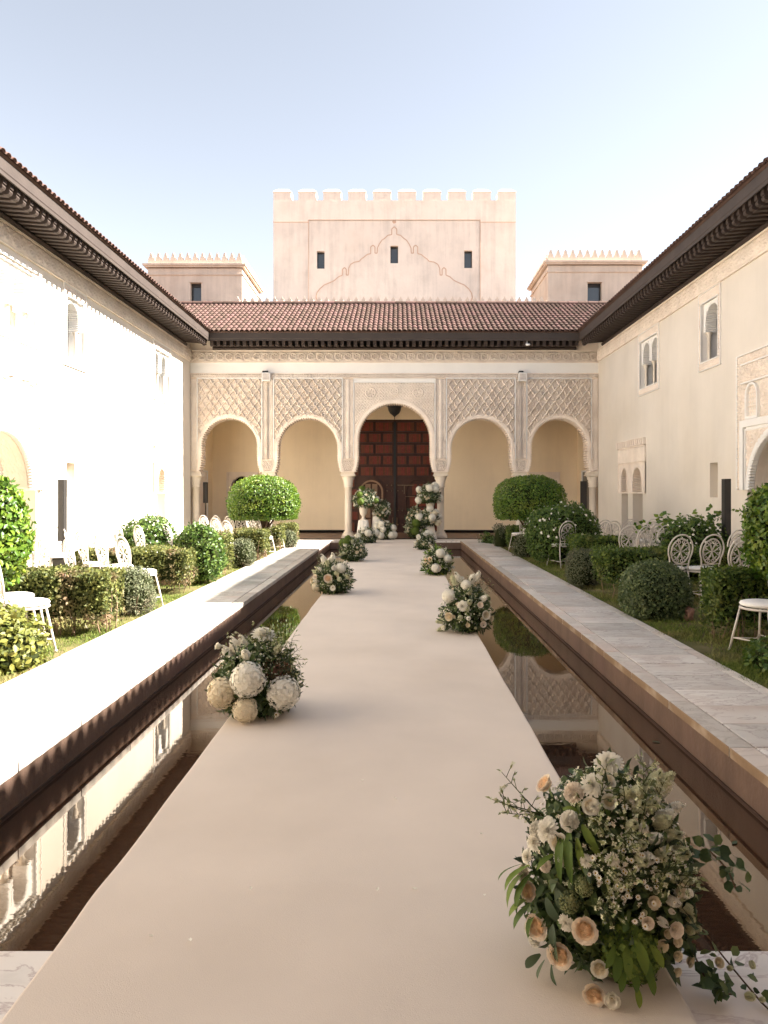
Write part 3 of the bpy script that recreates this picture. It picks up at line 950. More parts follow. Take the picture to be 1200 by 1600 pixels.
    th = lambda U, W, H: P(-0.56 + 0.48 * (W), pc - (pr - 0.01 - H) * np.cos(U), 1.64 + (pr - 0.01 - H) * np.sin(U))
    relief('intrados', po_, 0.02, pi - 0.02, 0.0, 1.0, lambda U, W: arabesque(U * 1.1, W * 0.5, 0.16), 0.02, th, MT['stucco'], 0.03)
    Mr = lambda U, W, H: P(H + 0.02, U, W)
    relief('border', po_, p0 + 0.02, p0 + 0.16, 1.66, 4.38, lambda U, W: arabesque(U, W, 0.13), 0.045, Mr, MT['stucco'], 0.018)
    relief('border', po_, p1 - 0.16, p1 - 0.02, 1.66, 4.38, lambda U, W: arabesque(U, W, 0.13), 0.045, Mr, MT['stucco'], 0.018)
    relief('carved_panel', po_, p0 + 0.16, p1 - 0.16, 4.21, 4.38, lambda U, W: arabesque(U, W, 0.17), 0.045, Mr, MT['stucco'], 0.018)
    relief('carved_panel', po_, p0 + 0.16, p1 - 0.16, 3.83, 4.18, lambda U, W: arabesque(U, W, 0.2), 0.045, Mr, MT['stucco'], 0.018)
    relief('carved_panel', po_, p0 + 0.37, p1 - 0.37, 1.66, 2.85, lambda U, W: scrolls(U, W, 0.4), 0.045, Mr, MT['stucco'], 0.018, keep=lambda U, W: (np.hypot(U - pc, np.maximum(W - 1.64, 0)) > pr + 0.07), uo=pc, wo=2.6)
    # little lattice windows over the arch
    for k in range(3):
        c = pc - 1.0 + k * 1.0
        b = MB()
        path = arch_path(c, 0.20, 3.74, 3.12, n=12)
        archivolt(b, P, path, 0.05, 0.0, 0.06, 0.06, 0.0)
        b.box(-0.01, 0.06, c - 0.25, c + 0.25, 3.07, 3.12, lambda x, y, z: P(x, y, z))
        lw = b.build('lattice_window', MT['white'], po_)
        relief('lattice', lw, c - 0.2, c + 0.2, 3.12, 3.74, lambda U, W: ss(np.abs(np.sin(U * 34) * np.sin(W * 34)), 0.25, 0.4), -0.035, Mr, MT['stucco'], 0.016, keep=lambda U, W: (W < 3.54) | (np.hypot(U - c, W - 3.54) < 0.2))
    for k in range(4):
        c = pc - 1.42 + k * 0.945
        relief('carved_panel', po_, max(p0 + 0.16, c - 0.16), min(p1 - 0.16, c + 0.18), 3.06, 3.80, lambda U, W: arabesque(U, W, 0.16), 0.045, Mr, MT['stucco'], 0.02)
    if left:
        # loggia of three little arches over the portal
        b = MB()
        q0, q1 = 11.95, 14.5
        bars(b, [(q0 - 0.22, q1 + 0.22, 6.0, 6.03), (q0 - 0.22, q1 + 0.22, 4.50, 4.53), (q0 - 0.22, q0 - 0.19, 4.53, 6.0), (q1 + 0.19, q1 + 0.22, 4.53, 6.0), (q0 - 0.05, q0, 4.62, 5.95), (q1, q1 + 0.05, 4.62, 5.95)], 0.04)
        for q in (((0, q0, 4.62), (0, q0, 5.95), (-0.42, q0, 5.95), (-0.42, q0, 4.62)), ((0, q1, 4.62), (0, q1, 5.95), (-0.42, q1, 5.95), (-0.42, q1, 4.62)), ((0, q0, 4.62), (0, q1, 4.62), (-0.42, q1, 4.62), (-0.42, q0, 4.62)), ((0, q0, 5.95), (0, q1, 5.95), (-0.42, q1, 5.95), (-0.42, q0, 5.95))):
            b.poly([P(*p) for p in q])
        lg = b.build('loggia', MT['white'], w)
        relief('carved_panel', lg, q0, q1, 4.62, 5.95, lambda U, W: sebka(U, W, 0.2, 0.28), 0.02, lambda U, W, H: P(-0.40 + H, U, W), MT['stucco'], 0.02)
        relief('border', lg, q0 - 0.19, q0 - 0.05, 4.53, 6.0, lambda U, W: arabesque(U, W, 0.13), 0.02, Mr, MT['stucco'], 0.018)
        relief('border', lg, q1 + 0.05, q1 + 0.19, 4.53, 6.0, lambda U, W: arabesque(U, W, 0.13), 0.02, Mr, MT['stucco'], 0.018)
        step = 0.67
        cols = [q1 - 0.12 - step * k for k in range(4)] 
        prof = [(q0, 5.18)]
        arcs = []
        for k in range(3, 0, -1):
            c = (cols[k] + cols[k - 1]) / 2
            pp = arch_path(c, step / 2 - 0.07, 5.80, 5.18, n=14)
            prof += pp; arcs.append(pp)
        prof.append((q1, 5.18))
        b = MB()
        plate(b, P, prof, 5.95, -0.33, -0.06)
        for pp in arcs: archivolt(b, P, pp, 0.06, -0.33, -0.04, 0.06, 0.025)
        b.build('arched_head', MT['white'], lg)
        for c in cols:
            b = MB(); colonnette(b, P, c, -0.18, 4.62, 5.18, 0.045); b.build('colonnette', MT['column'], lg)
    # twin niche near the arcade
    b = MB()
    t0, t1 = twin
    bars(b, [(t0, t0 + 0.04, 1.62, 2.98), (t1 - 0.04, t1, 1.62, 2.98), (t0, t1, 2.94, 2.98), (t0, t1, 2.46, 2.49), (t0, t1, 1.58, 1.62)], 0.045)
    n = int((t1 - t0) / 0.17)
    for k in range(n + 1):
        c = t0 + 0.05 + (t1 - t0 - 0.1) * k / n
        b.box(-0.01, 0.09, c - 0.045, c + 0.045, 2.98, 3.18, lambda x, y, z: P(x, y, z))
    prof = [(t0, 1.62)]
    for (x0, x1) in tw: prof += arch_path((x0 + x1) / 2, (x1 - x0) / 2 - 0.04, 2.36, 1.62, n=12)
    prof.append((t1, 1.62))
    plate(b, P, prof, 2.46, -0.25, 0.025)
    for (x0, x1) in tw: archivolt(b, P, arch_path((x0 + x1) / 2, (x1 - x0) / 2 - 0.04, 2.36, 1.62, n=12), 0.05, -0.25, 0.045, 0.06, 0.03)
    nc = b.build('niche', MT['stucco'], w)
    relief('carved_panel', nc, t0 + 0.04, t1 - 0.04, 2.49, 2.94, lambda U, W: arabesque(U, W, 0.19), 0.045, Mr, MT['stucco'], 0.02)
    for (x0, x1) in tw:
        relief('carved_panel', nc, x0, x1, 1.62, 2.40, lambda U, W: arabesque(U, W, 0.16), 0.02, lambda U, W, H: P(-0.5 + H, U, W), MT['stucco'], 0.022)
    return w
wing(-1); wing(1)

# ------------------------------------------------------------------ the arcade at the far end
ARCHES = [(-5.777, 1.0, 4.24), (-3.03, 1.07, 4.24), (0.0, 1.29, 4.76), (3.03, 1.07, 4.24), (5.777, 1.0, 4.24)]
PIERS = [-4.42, -1.635, 1.635, 4.42]
ZI, ZF = 2.33, 2.78
def arcade(P, detail=True):
    w = thing('arcade_wing', 'palace front with five carved stucco arches on slim columns below a tiled roof' if detail else 'plain arcade behind the photographer that shades the near end of the carpet', 'building', P(0, CX, 0))
    H2 = HW
    prof = [(CX - H2, ZI)]
    paths = []
    for c, r, zt in ARCHES:
        pp = arch_path(CX + c, r, zt, ZI, 0.10, ZF, n=34)
        paths.append(pp)
        prof += pp
    prof.append((CX + H2, ZI))
    b = MB()
    plate(b, P, prof, 6.98, -0.42, 0.0)
    b.build('wall', MT['stucco'] if detail else MT['plaster'], w)
    # columns
    for c in PIERS + [-7.03, 7.03]:
        k = thing('column', 'slim marble column', None)
        k.parent = w
        pc_ = P(-0.21, CX + c, 0); po = origin_of(w)
        k.location = (pc_[0] - po.x, pc_[1] - po.y, 0)
        del k['label']
        def M(x, y, z): return (pc_[0] + x, pc_[1] + y, z)
        b = MB(); b.box(-0.22, 0.22, -0.22, 0.22, 0.02, 0.10, M); b.smooth = True
        b.lathe([(0.21, 0.10), (0.215, 0.13), (0.19, 0.16), (0.16, 0.18), (0.17, 0.21), (0.15, 0.23)], 0, 0, 20, M)
        b.build('base', MT['column'], k)
        b = MB(); b.smooth = True
        b.lathe([(0.130, 0.22), (0.127, 0.9), (0.122, 1.78), (0.16, 1.80), (0.16, 1.83), (0.14, 1.85)], 0, 0, 20, M)
        b.build('shaft', MT['column'], k)
        b = MB(); b.smooth = True
        b.lathe([(0.14, 1.84), (0.165, 1.88), (0.15, 1.92), (0.18, 2.0), (0.165, 2.03), (0.215, 2.10), (0.20, 2.13), (0.25, 2.20)], 0, 0, 16, M)
        b.smooth = False
        b.box(-0.26, 0.26, -0.26, 0.26, 2.20, 2.24, M); b.box(-0.23, 0.23, -0.23, 0.23, 2.24, 2.325, M)
        b.build('capital', MT['column'], k)
    # friezes and bands
    b = MB()
    bx = lambda a0, a1, z0, z1, u1, u0=-0.02: b.box(u0, u1, a0, a1, z0, z1, lambda x, y, z: P(x, y, z))
    bx(CX - H2, CX + H2, 5.80, 6.16, 0.025)
    b.build('white_band', MT['white'], w)
    if detail:
        b = MB()
        bx = lambda a0, a1, z0, z1, u1, u0=-0.02: b.box(u0, u1, a0, a1, z0, z1, lambda x, y, z: P(x, y, z))
        bx(CX - H2, CX + H2, 6.16, 6.20, 0.06); bx(CX - H2, CX + H2, 6.55, 6.60, 0.075)
        bx(CX - H2, CX + H2, 5.765, 5.80, 0.05); 
        b.build('frieze_moulding', MT['stucco'], w)
        Mr = lambda U, W, H: P(H + 0.02, U, W)
        relief('frieze', w, CX - H2 + 0.01, CX + H2 - 0.01, 6.19, 6.56, lambda U, W: scrolls(U, W, 0.32), 0.07, Mr, MT['stucco'], 0.02, wo=6.375)
        relief('frieze', w, CX - H2 + 0.01, CX + H2 - 0.01, 5.62, 5.77, lambda U, W: arabesque(U, W, 0.13), 0.05, Mr, MT['stucco'], 0.018)
        # carved fields over the arches
        edges = [-7.16, *PIERS, 7.16]
        for i, (c, r, zt) in enumerate(ARCHES):
            a0 = CX + c - r - 0.115; a1 = CX + c + r + 0.115
            zs = zt - r
            b = MB()
            archivolt(b, P, paths[i], 0.10, -0.42, 0.075, 0.085, 0.06)
            # outer fillet
            archivolt(b, P, paths[i], 0.022, 0.0, 0.075, 0.2, 0.0, off=0.10)
            b.build('archivolt', MT['stucco'], w)
            b = MB()
            bx = lambda a0, a1, z0, z1, u1, u0=-0.02: b.box(u0, u1, a0, a1, z0, z1, lambda x, y, z: P(x, y, z))
            zt2 = 5.60 if i != 2 else 5.46
            bx(a0 - 0.035, a1 + 0.035, zt2, zt2 + 0.035, 0.07)
            if i == 2: bx(a0 - 0.035, a1 + 0.035, 5.575, 5.61, 0.06); bx(a0 - 0.035, a1 + 0.035, 5.495, 5.575, 0.025)
            bx(a0 - 0.035, a0, ZF, zt2, 0.07); bx(a1, a1 + 0.035, ZF, zt2, 0.07)
            b.build('panel_frame', MT['white'], w)
            if i == 2:
                relief('carved_panel', w, a0, a1, zs + 0.1, zt2, bigfloral, 0.055, Mr, MT['stucco'], 0.016, keep=lambda U, W: np.hypot(U - CX - c, np.maximum(W - zs, 0)) > r + 0.07, uo=CX + c, wo=5.16)
            else:
                relief('lattice_panel', w, a0, a1, zs - 0.1, zt2, sebka, 0.12, lambda U, W, H: P(H - 0.015, U, W), MT['stucco'], 0.016, keep=lambda U, W: np.hypot(U - CX - c, np.maximum(W - zs, 0)) > r + 0.06, uo=CX + c + 0.14, wo=zt2)
        # piers between the arches
        for p in PIERS:
            i = PIERS.index(p)
            L = CX + ARCHES[i][0] + ARCHES[i][1] + 0.15
            Rr = CX + ARCHES[i + 1][0] - ARCHES[i + 1][1] - 0.15
            m = (L + Rr) / 2
            def pil(U, W):
                x = np.abs(U - m) / ((Rr - L) / 2)
                ribs = np.maximum(1 - ss(np.abs(x - 0.10), 0.04, 0.09), 1 - ss(np.abs(x - 0.93), 0.05, 0.1))
                return np.maximum(ribs * 1.2, 0.7 * arabesque(U, W, 0.125) * (x > 0.2))
            relief('pier_panel', w, L, Rr, ZF, 5.60, pil, 0.055, lambda U, W, H: P(H + 0.02, U, W), MT['stucco'], 0.017)
            b = MB()
            c0, c1 = CX + p - 0.245, CX + p + 0.245
            for z0, z1 in ((ZI, ZI + 0.03), (ZF - 0.05, ZF - 0.02)):
                b.box(-0.4, 0.085, c0 - 0.02, c1 + 0.02, z0, z1, lambda x, y, z: P(x, y, z))
            ib = b.build('impost', MT['stucco'], w)
            relief('carving', ib, c0, c1, ZI + 0.03, ZF - 0.05, lambda U, W: arabesque(U, W, 0.15), 0.06, lambda U, W, H: P(H + 0.02, U, W), MT['stucco'], 0.016, uo=CX + p)
        for s in (-1, 1):
            x0, x1 = sorted((CX + s * 7.15, CX + s * 6.93))
            relief('pier_panel', w, x0, x1, ZI + 0.05, 5.60, lambda U, W: arabesque(U, W, 0.14), 0.03, Mr, MT['stucco'], 0.018)
    # eaves and roof
    eaves(w, CX - H2 + 0.80, CX + H2 - 0.80, P)
    po = origin_of(w)
    b = MB(); b.prism(RAFTER, -0.055, 0.055, lambda p, q, a: (a, P(p, 0, q)[1] - po.y, q))
    base = b.mesh('rafter', MT['wood'])
    x = CX - H2 + 0.95
    while x < CX + H2 - 0.9 and detail:
        link('rafter', base, w, loc=(x - po.x, 0, 0))
        x += 0.222
    def S(a, v, h):
        u = 0.95 - v * cos(SLOPE) + h * sin(SLOPE)
        return P(u, a, 7.05 + v * sin(SLOPE) + h * cos(SLOPE))
    L = 4.75
    if detail:
        V, Fa = tile_field(list(np.arange(CX - H2 - 1.6, CX + H2 + 1.6, TILE_W)), 12, 0, S)
        o = link('roof_tile', mesh_np('roof_tile', V - np.array([po.x, po.y, 0]), Fa, MT['tile'], True), w)
        o['kind'] = 'stuff'
        # ridge tiles
        b = MB(); b.smooth = True
        x = CX - H2 - 1.6
        while x < CX + H2 + 1.6:
            def M(q, r, s): return S(x + s, L + 0.0 - 0.10 + q, 0.05 + r)
            for i in range(1):
                b.lathe([(0.11, 0.0), (0.10, 0.42)], 0, 0, 8, lambda X, Y, Z: S(x + Z, L - 0.14 + X, 0.04 + Y), 0, pi)
            x += 0.40
        b.build('ridge', MT['tile'], w)
    b = MB()
    b.poly([S(CX - H2 - 1, 0.02, 0), S(CX + H2 + 1, 0.02, 0), S(CX + H2 + 1, L, 0), S(CX - H2 - 1, L, 0)])
    b.poly([S(CX - H2 + 0.8, 0.02, 0), S(CX + H2 - 0.8, 0.02, 0), P(0.89, CX + H2 - 0.8, 7.03), P(0.89, CX - H2 + 0.8, 7.03)])
    b.build('roof', MT['tile'], w)
    # parapet with little merlons along the ridge
    zr = 7.05 + L * sin(SLOPE)
    ur = 0.95 - L * cos(SLOPE)
    b = MB(); b.box(ur - 0.45, ur - 0.15, CX - H2 - 1, CX + H2 + 1, zr - 1.5, zr + 0.05, lambda x, y, z: P(x, y, z))
    b.build('parapet', MT['pale'], w)
    if detail:
        b = MB()
        prof = [(-0.105, 0), (-0.105, 0.10), (-0.075, 0.12), (-0.075, 0.20), (-0.035, 0.24), (0, 0.33), (0.035, 0.24), (0.075, 0.20), (0.075, 0.12), (0.105, 0.10), (0.105, 0)]
        b.prism(prof, ur - 0.38, ur - 0.22, lambda p, q, a: (p, P(a, 0, 0)[1] - po.y, q + zr + 0.05))
        me = b.mesh('merlon', MT['pink'])
        x = CX - 6.3
        while x < CX + 6.4:
            link('merlon', me, w, loc=(x - po.x, 0, 0)); x += 0.297
    # porch: floor, ceiling, walls
    b = MB()
    bx = lambda a0, a1, z0, z1, u0, u1: b.box(u0, u1, a0, a1, z0, z1, lambda x, y, z: P(x, y, z))
    bx(CX - H2 - 0.3, CX + H2 + 0.3, -0.15, 0.02 if detail else 0.0, -3.2, 0.30 if detail else 0.0)
    b.build('porch_floor', MT['floor_brick'], w)
    if detail:
        b = MB()
        bx(CX - H2 + 0.2, CX + H2 - 0.2, -0.02, 0.015, 0.302, 0.318)
        b.build('floor_edge_strip', MT['dark'], w)  # near-black strip along the front of the porch floor
    b = MB()
    bx(CX - H2 - 0.3, CX + H2 + 0.3, 5.35, 5.45, -3.2, -0.425)
    holes = [(CX - 1.85, CX + 1.85, 0.02, 4.49), (CX - 6.57, CX - 5.47, 0.02, 2.3), (CX + 5.35, CX + 6.45, 0.02, 2.25)] if detail else []
    wall_grid(b, P, CX - H2 - 0.15, CX + H2 + 0.15, 0.0, 5.4, holes, -3.2)
    for s in (-1, 1):
        bx(CX + s * (H2 + 0.10) - 0.05, CX + s * (H2 + 0.10) + 0.05, 0, 5.4, -3.2, -0.43)
    b.build('porch_wall', MT['porch'] if detail else MT['pink'], w)
    b = MB()
    for a0, a1 in ((CX - 5.33, CX - 1.87), (CX + 1.87, CX + 5.33), (CX - H2, CX - 6.47), (CX + 6.47, CX + H2)):
        bx(a0, a1, 0.02, 0.13, -3.2, -3.18)
    b.build('baseboard', MT['dark'], w)
    if not detail: return w
    # side doors of the porch
    for c in (CX - 6.02, CX + 5.9):
        b = MB()
        for x0, x1, z0, z1 in ((c - 0.62, c - 0.55, 0.02, 2.42), (c + 0.55, c + 0.62, 0.02, 2.42), (c - 0.55, c + 0.55, 2.36, 2.42)):
            bx(x0, x1, z0, z1, -3.21, -3.13)
        pp = arch_path(c, 0.46, 2.27, 1.45, n=16)
        plate(b, P, [(c - 0.55, 1.45)] + pp + [(c + 0.55, 1.45)], 2.36, -3.5, -3.17)
        archivolt(b, P, pp, 0.05, -3.4, -3.15, 0.07, 0.035)
        bx(c - 0.55, c - 0.46, 0.02, 1.45, -3.5, -3.19); bx(c + 0.46, c + 0.55, 0.02, 1.45, -3.5, -3.19)
        d = b.build('side_doorway', MT['stucco'], w)
        b = MB(); bx(c - 0.56, c + 0.56, 0.0, 2.4, -4.6, -4.5); bx(c - 0.6, c - 0.56, 0, 2.4, -4.6, -3.5); bx(c + 0.56, c + 0.6, 0, 2.4, -4.6, -3.5); bx(c - 0.56, c + 0.56, 2.4, 2.45, -4.6, -3.5)
        b.build('passage', MT['dark'], d)
    # framed recess in the side wall of the porch, left and right
    for s in (-1, 1):
        xx = CX + s * (H2 + 0.05)
        b = MB()
        y0, y1 = YF + 1.2, YF + 2.4
        for p0, p1, z0, z1 in ((y0, y0 + 0.06, 0.3, 2.45), (y1 - 0.06, y1, 0.3, 2.45), (y0 + 0.06, y1 - 0.06, 2.39, 2.45)):
            b.box(xx - s * 0.04, xx + s * 0.03, p0, p1, z0, z1)
        f = b.build('framed_recess', MT['white'], w)
        b = MB(); b.box(xx - s * 0.004, xx + s * 0.02, y0 + 0.06, y1 - 0.06, 0.3, 2.39); b.build('pane', MT['glass'] if s > 0 else MT['stucco'], f)
    # the great door
    D = -3.2
    dw, dz = 1.85, 4.49
    b = MB()
    bx(CX - dw, CX + dw, 0.02, dz, D - 0.12, D - 0.06)
    bx(CX - dw, CX + dw, dz - 0.07, dz + 0.002, D - 0.07, D + 0.012)
    door = b.build('door', MT['door_frame'], w)
    b = MB(); bx(CX - 0.045, CX + 0.045, 0.03, dz - 0.07, D - 0.07, D + 0.03); bx(CX - 0.02, CX + 0.02, 0.03, 2.1, D + 0.03, D + 0.04)
    b.build('centre_stile', MT['iron'], door)
    # staggered sunk panels between rails
    rows = [(4.05, 4.38), (3.61, 3.93), (3.17, 3.49), (2.73, 3.05), (2.29, 2.61), (1.85, 2.17), (1.41, 1.73), (0.97, 1.29), (0.53, 0.85), (0.10, 0.42)]
    def door_panel(x0, x1, z0, z1):
        if x1 - x0 < 0.06: return
        bb = MB()
        bo = lambda a0, a1, q0, q1, u0, u1: bb.box(u0, u1, a0, a1, q0, q1, lambda x, y, z: P(x, y, z))
        k = max(1, int(round((x1 - x0) / 0.075)))
        ww = (x1 - x0) / k
        for i in range(k):       # narrow boards, each with its own relief
            bo(x0 + i * ww + 0.006, x0 + (i + 1) * ww - 0.006, z0, z1, D - 0.06, D - 0.026 + random.uniform(-0.008, 0.008))
        bb.build('door_panel', MT['door'], door)
        for q in ((x0 - 0.028, x1 + 0.028, z0 - 0.028, z0 - 0.002), (x0 - 0.028, x1 + 0.028, z1 + 0.002, z1 + 0.028)):
            rb_.box(D - 0.06, D + 0.0, q[0], q[1], q[2], q[3], lambda x, y, z: P(x, y, z))
        for q in ((x0 - 0.028, x0 - 0.002, z0 - 0.002, z1 + 0.002), (x1 + 0.002, x1 + 0.028, z0 - 0.002, z1 + 0.002)):
            rb_.box(D - 0.06, D + 0.0, q[0], q[1], q[2], q[3], lambda x, y, z: P(x, y, z))
    rb_ = MB()
    for s in (-1, 1):
        for r, (z0, z1) in enumerate(rows):
            if r % 2 == 0: cuts = [(0.10, 0.76), (0.86, 1.34), (1.44, 1.78)]
            else: cuts = [(0.10, 0.46), (0.56, 1.02), (1.12, 1.50), (1.60, 1.78)]
            for x0, x1 in cuts:
                a0, a1 = (CX + x0, CX + x1) if s > 0 else (CX - x1, CX - x0)
                # leave room for the arched wicket
                wc = CX + s * 0.93
                if z0 < 2.2 and a1 > wc - 0.5 and a0 < wc + 0.5: continue
                door_panel(a0, a1, z0, z1)
    rb_.build('rail', MT['door_frame'], door)
    for s in (-1, 1):
        wc = CX + s * 0.93
        b = MB()
        path = arch_path(wc, 0.46, 2.10, 0.1, n=18)
        archivolt(b, lambda u, a, z: P(D + u, a, z), path, 0.07, -0.06, 0.03 , 0.2, 0.0)
        wk = b.build('wicket', MT['door_frame'], door)
        path = arch_path(wc, 0.40, 2.04, 0.12, n=18)
        if s < 0:
            b = MB(); archivolt(b, lambda u, a, z: P(D + u, a, z), path, 0.08, -0.06, 0.022, 0.2, 0.0)
            b.build('wicket_rim', MT['door_light'], wk)
        for z0, z1 in ((0.16, 0.55), (0.62, 1.0), (1.07, 1.45), (1.52, 1.95)):
            for x0, x1 in ((wc - 0.34, wc - 0.03), (wc + 0.03, wc + 0.34)):
                if z1 > 1.9: x0, x1 = (x0 + 0.1, x1) if x0 < wc - 0.1 else (x0, x1 - 0.1)
                bb = MB()
                n_ = 5
                for k in range(n_):
                    t0, t1 = x0 + (x1 - x0) * k / n_, x0 + (x1 - x0) * (k + 1) / n_
                    bb.box(D - 0.06, D - 0.02 + 0.006 * (k % 2), t0 + 0.003, t1 - 0.003, z0, z1, lambda x, y, z: P(x, y, z))
                bb.build('door_panel', MT['door_light'] if s < 0 else MT['door'], wk)
    # ironwork
    b = MB()
    bo = lambda a0, a1, q0, q1, u0, u1: b.box(u0, u1, a0, a1, q0, q1, lambda x, y, z: P(x, y, z))
    bo(CX + 0.10, CX + 0.75, 1.885, 1.915, D + 0.03, D + 0.05)
    bo(CX + 0.36, CX + 0.385, 1.55, 1.885, D + 0.03, D + 0.05)
    bo(CX + 0.42, CX + 0.80, 1.44, 1.465, D + 0.03, D + 0.05)
    bo(CX - 0.10, CX - 0.075, 0.10, 0.62, D + 0.03, D + 0.05); bo(CX + 0.075, CX + 0.10, 0.10, 0.62, D + 0.03, D + 0.05)
    b.build('bolt', MT['bronze'], door)
    b = MB(); b.smooth = True
    for s in (-1, 1):
        for z in (1.9, 1.68, 0.9, 0.35):
            for x in (0.13, 0.30):
                q = P(D + 0.012, CX + s * x, z); b.sphere(q, 0.028, 7, 4)
    b.build('door_stud', MT['bronze'], door)
    return w
far = arcade(lambda u, a, z: (a, YF - u, z))
near = arcade(lambda u, a, z: (a, YR + u, z), False)

# ------------------------------------------------------------------ tower and turrets
def groove_strip(b, pts, wid, y0, y1):
    for (p, q) in zip(pts[:-1], pts[1:]):
        dx, dz = q[0] - p[0], q[1] - p[1]
        L = sqrt(dx * dx + dz * dz)
        if L < 1e-6: continue
        nx, nz = -dz / L * wid / 2, dx / L * wid / 2
        c = [(p[0] - nx, p[1] - nz), (p[0] + nx, p[1] + nz), (q[0] + nx, q[1] + nz), (q[0] - nx, q[1] - nz)]
        b.prism(c, y0, y1, lambda a_, z_, y_: (a_, y_, z_))

def tower():
    d = 38.0
    s = d / F
    X = lambda px: (px - VX) * s
    Z = lambda py: CAMZ + (VY - py) * s
    w = thing('tower', 'broad pale pink square tower with blocky battlements rising behind the tiled roof', 'tower', (X(616), d, 0))
    x0, x1 = X(427), X(806)
    zt = Z(313)
    p0, p1, pt = X(482.3), X(750), Z(344)
    # sunk panel 5 cm deep: face built as a frame round it; windows are holes
    wins = [(X(495), X(507), Z(419.5), Z(392)), (X(610), X(622), Z(411), Z(383.5)), (X(725.5), X(738), Z(418.5), Z(391))]
    b = MB()
    P = lambda u, a, z: (a, d - u, z)
    wall_grid(b, P, x0, x1, 0, zt, [(p0, p1, 3.0, pt)])
    wall_grid(b, P, p0, p1, 3.0, pt, wins, -0.035)
    for q in (((0, p0, 3.0), (0, p0, pt), (-0.035, p0, pt), (-0.035, p0, 3.0)), ((0, p1, 3.0), (0, p1, pt), (-0.035, p1, pt), (-0.035, p1, 3.0)), ((0, p0, pt), (0, p1, pt), (-0.035, p1, pt), (-0.035, p0, pt))):
        b.poly([P(*p) for p in q])
    D = 10.5
    b.poly([(x0, d, 0), (x0, d + D, 0), (x0, d + D, zt), (x0, d, zt)])
    b.poly([(x1, d, 0), (x1, d + D, 0), (x1, d + D, zt), (x1, d, zt)])
    b.poly([(x0, d + D, 0), (x1, d + D, 0), (x1, d + D, zt), (x0, d + D, zt)])
    b.poly([(x0, d, zt), (x1, d, zt), (x1, d + D, zt), (x0, d + D, zt)])
    b.build('wall', MT['pale'], w)
    b = MB()
    b.box(x0 - 0.02, p0 - 0.02, d - 0.02, d, zt - 1.16, zt - 1.13); b.box(p1 + 0.02, x1 + 0.02, d - 0.02, d, zt - 1.16, zt - 1.13)
    for q in ((p0 - 0.03, p0, 3.0, pt), (p1, p1 + 0.03, 3.0, pt), (p0 - 0.03, p1 + 0.03, pt, pt + 0.03)): b.box(q[0], q[1], d - 0.006, d + 0.03, q[2], q[3])
    b.build('string_course', MT['line'], w)
    # stepped lobed gable, proud of the sunk panel
    K = lambda cx, cy: (X(400 + cx / 2.857), Z(270 + cy / 2.857))
    right = [(617, 240), (628, 250), (628, 275), (645, 278), (660, 292), (672, 300), (684, 318), (692, 335), (693, 358), (703, 358), (703, 330), (712, 322), (722, 330), (722, 360), (738, 364), (752, 376), (765, 385), (772, 394), (795, 398), (812, 408), (820, 425), (822, 456), (831, 456), (831, 430), (839, 422), (848, 430), (848, 456), (866, 464), (884, 480), (905, 490), (930, 500), (950, 518), (962, 535), (966, 556), (958, 575)]
    R_ = [K(*p) for p in right]
    cxm = K(617, 0)[0]
    Lf = [(2 * cxm - x, z) for x, z in R_]
    path = Lf[::-1] + R_
    top = [p for p in path]
    b = MB()
    yb, yf = d + 0.04, d + 0.029
    # facing: columns of quads down to the roof line (the outline is close to a function of x)
    zb = 8.0
    # triangulate via fan of scan strips between mirrored points
    hs = sorted({z for _, z in R_} | {zb})
    import bisect
    def half_width(z):
        best = 0
        for (xa, za), (xb_, zb_) in zip(R_[:-1], R_[1:]):
            lo, hi = min(za, zb_), max(za, zb_)
            if lo - 1e-9 <= z <= hi + 1e-9:
                t = 0.5 if hi - lo < 1e-9 else (z - za) / (zb_ - za)
                best = max(best, xa + (xb_ - xa) * t - cxm)
        return best
    zz = np.linspace(R_[-1][1], R_[0][1], 140)
    wprev = None
    for z in zz:
        hw = max(half_width(z), 0.02)
        if wprev is not None:
            b.poly([(cxm - wprev[1], yf, wprev[0]), (cxm + wprev[1], yf, wprev[0]), (cxm + hw, yf, z), (cxm - hw, yf, z)])
            b.poly([(cxm + wprev[1], yf, wprev[0]), (cxm + wprev[1], yb, wprev[0]), (cxm + hw, yb, z), (cxm + hw, yf, z)])
            b.poly([(cxm - wprev[1], yf, wprev[0]), (cxm - wprev[1], yb, wprev[0]), (cxm - hw, yb, z), (cxm - hw, yf, z)])
        wprev = (z, hw)
    # leave the middle window open: thin frame stands in front of it
    g = b
    gv, gf, gm, gs = [], [], [], []
    wx0, wx1, wz0, wz1 = wins[1]
    keepf = []
    for f in g.f:
        pts = [g.v[i] for i in f]
        cz = sum(p[2] for p in pts) / len(pts)
        if wz0 < cz < wz1 and max(abs(p[1] - yf) for p in pts) < 1e-6:
            za, zb2 = pts[0][2], pts[2][2]
            g.v += [(wx0, yf, za), (wx0, yf, zb2), (wx1, yf, za), (wx1, yf, zb2)]
            n = len(g.v)
            keepf.append((f[0], n - 4, n - 3, f[3])); keepf.append((n - 2, f[1], f[2], n - 1))
        else: keepf.append(f)
    g.f = keepf; g.m = [0] * len(keepf); g.sm = [False] * len(keepf)
    g.build('gable_relief', MT['pale'], w)
    b = MB()
    groove_strip(b, path, 0.05, d + 0.018, d + 0.04)
    b.sphere((cxm, d + 0.035, K(617, 217)[1]), 0.10, 12, 6, (1, 0.25, 1))
    b.build('gable_moulding', MT['line'], w)
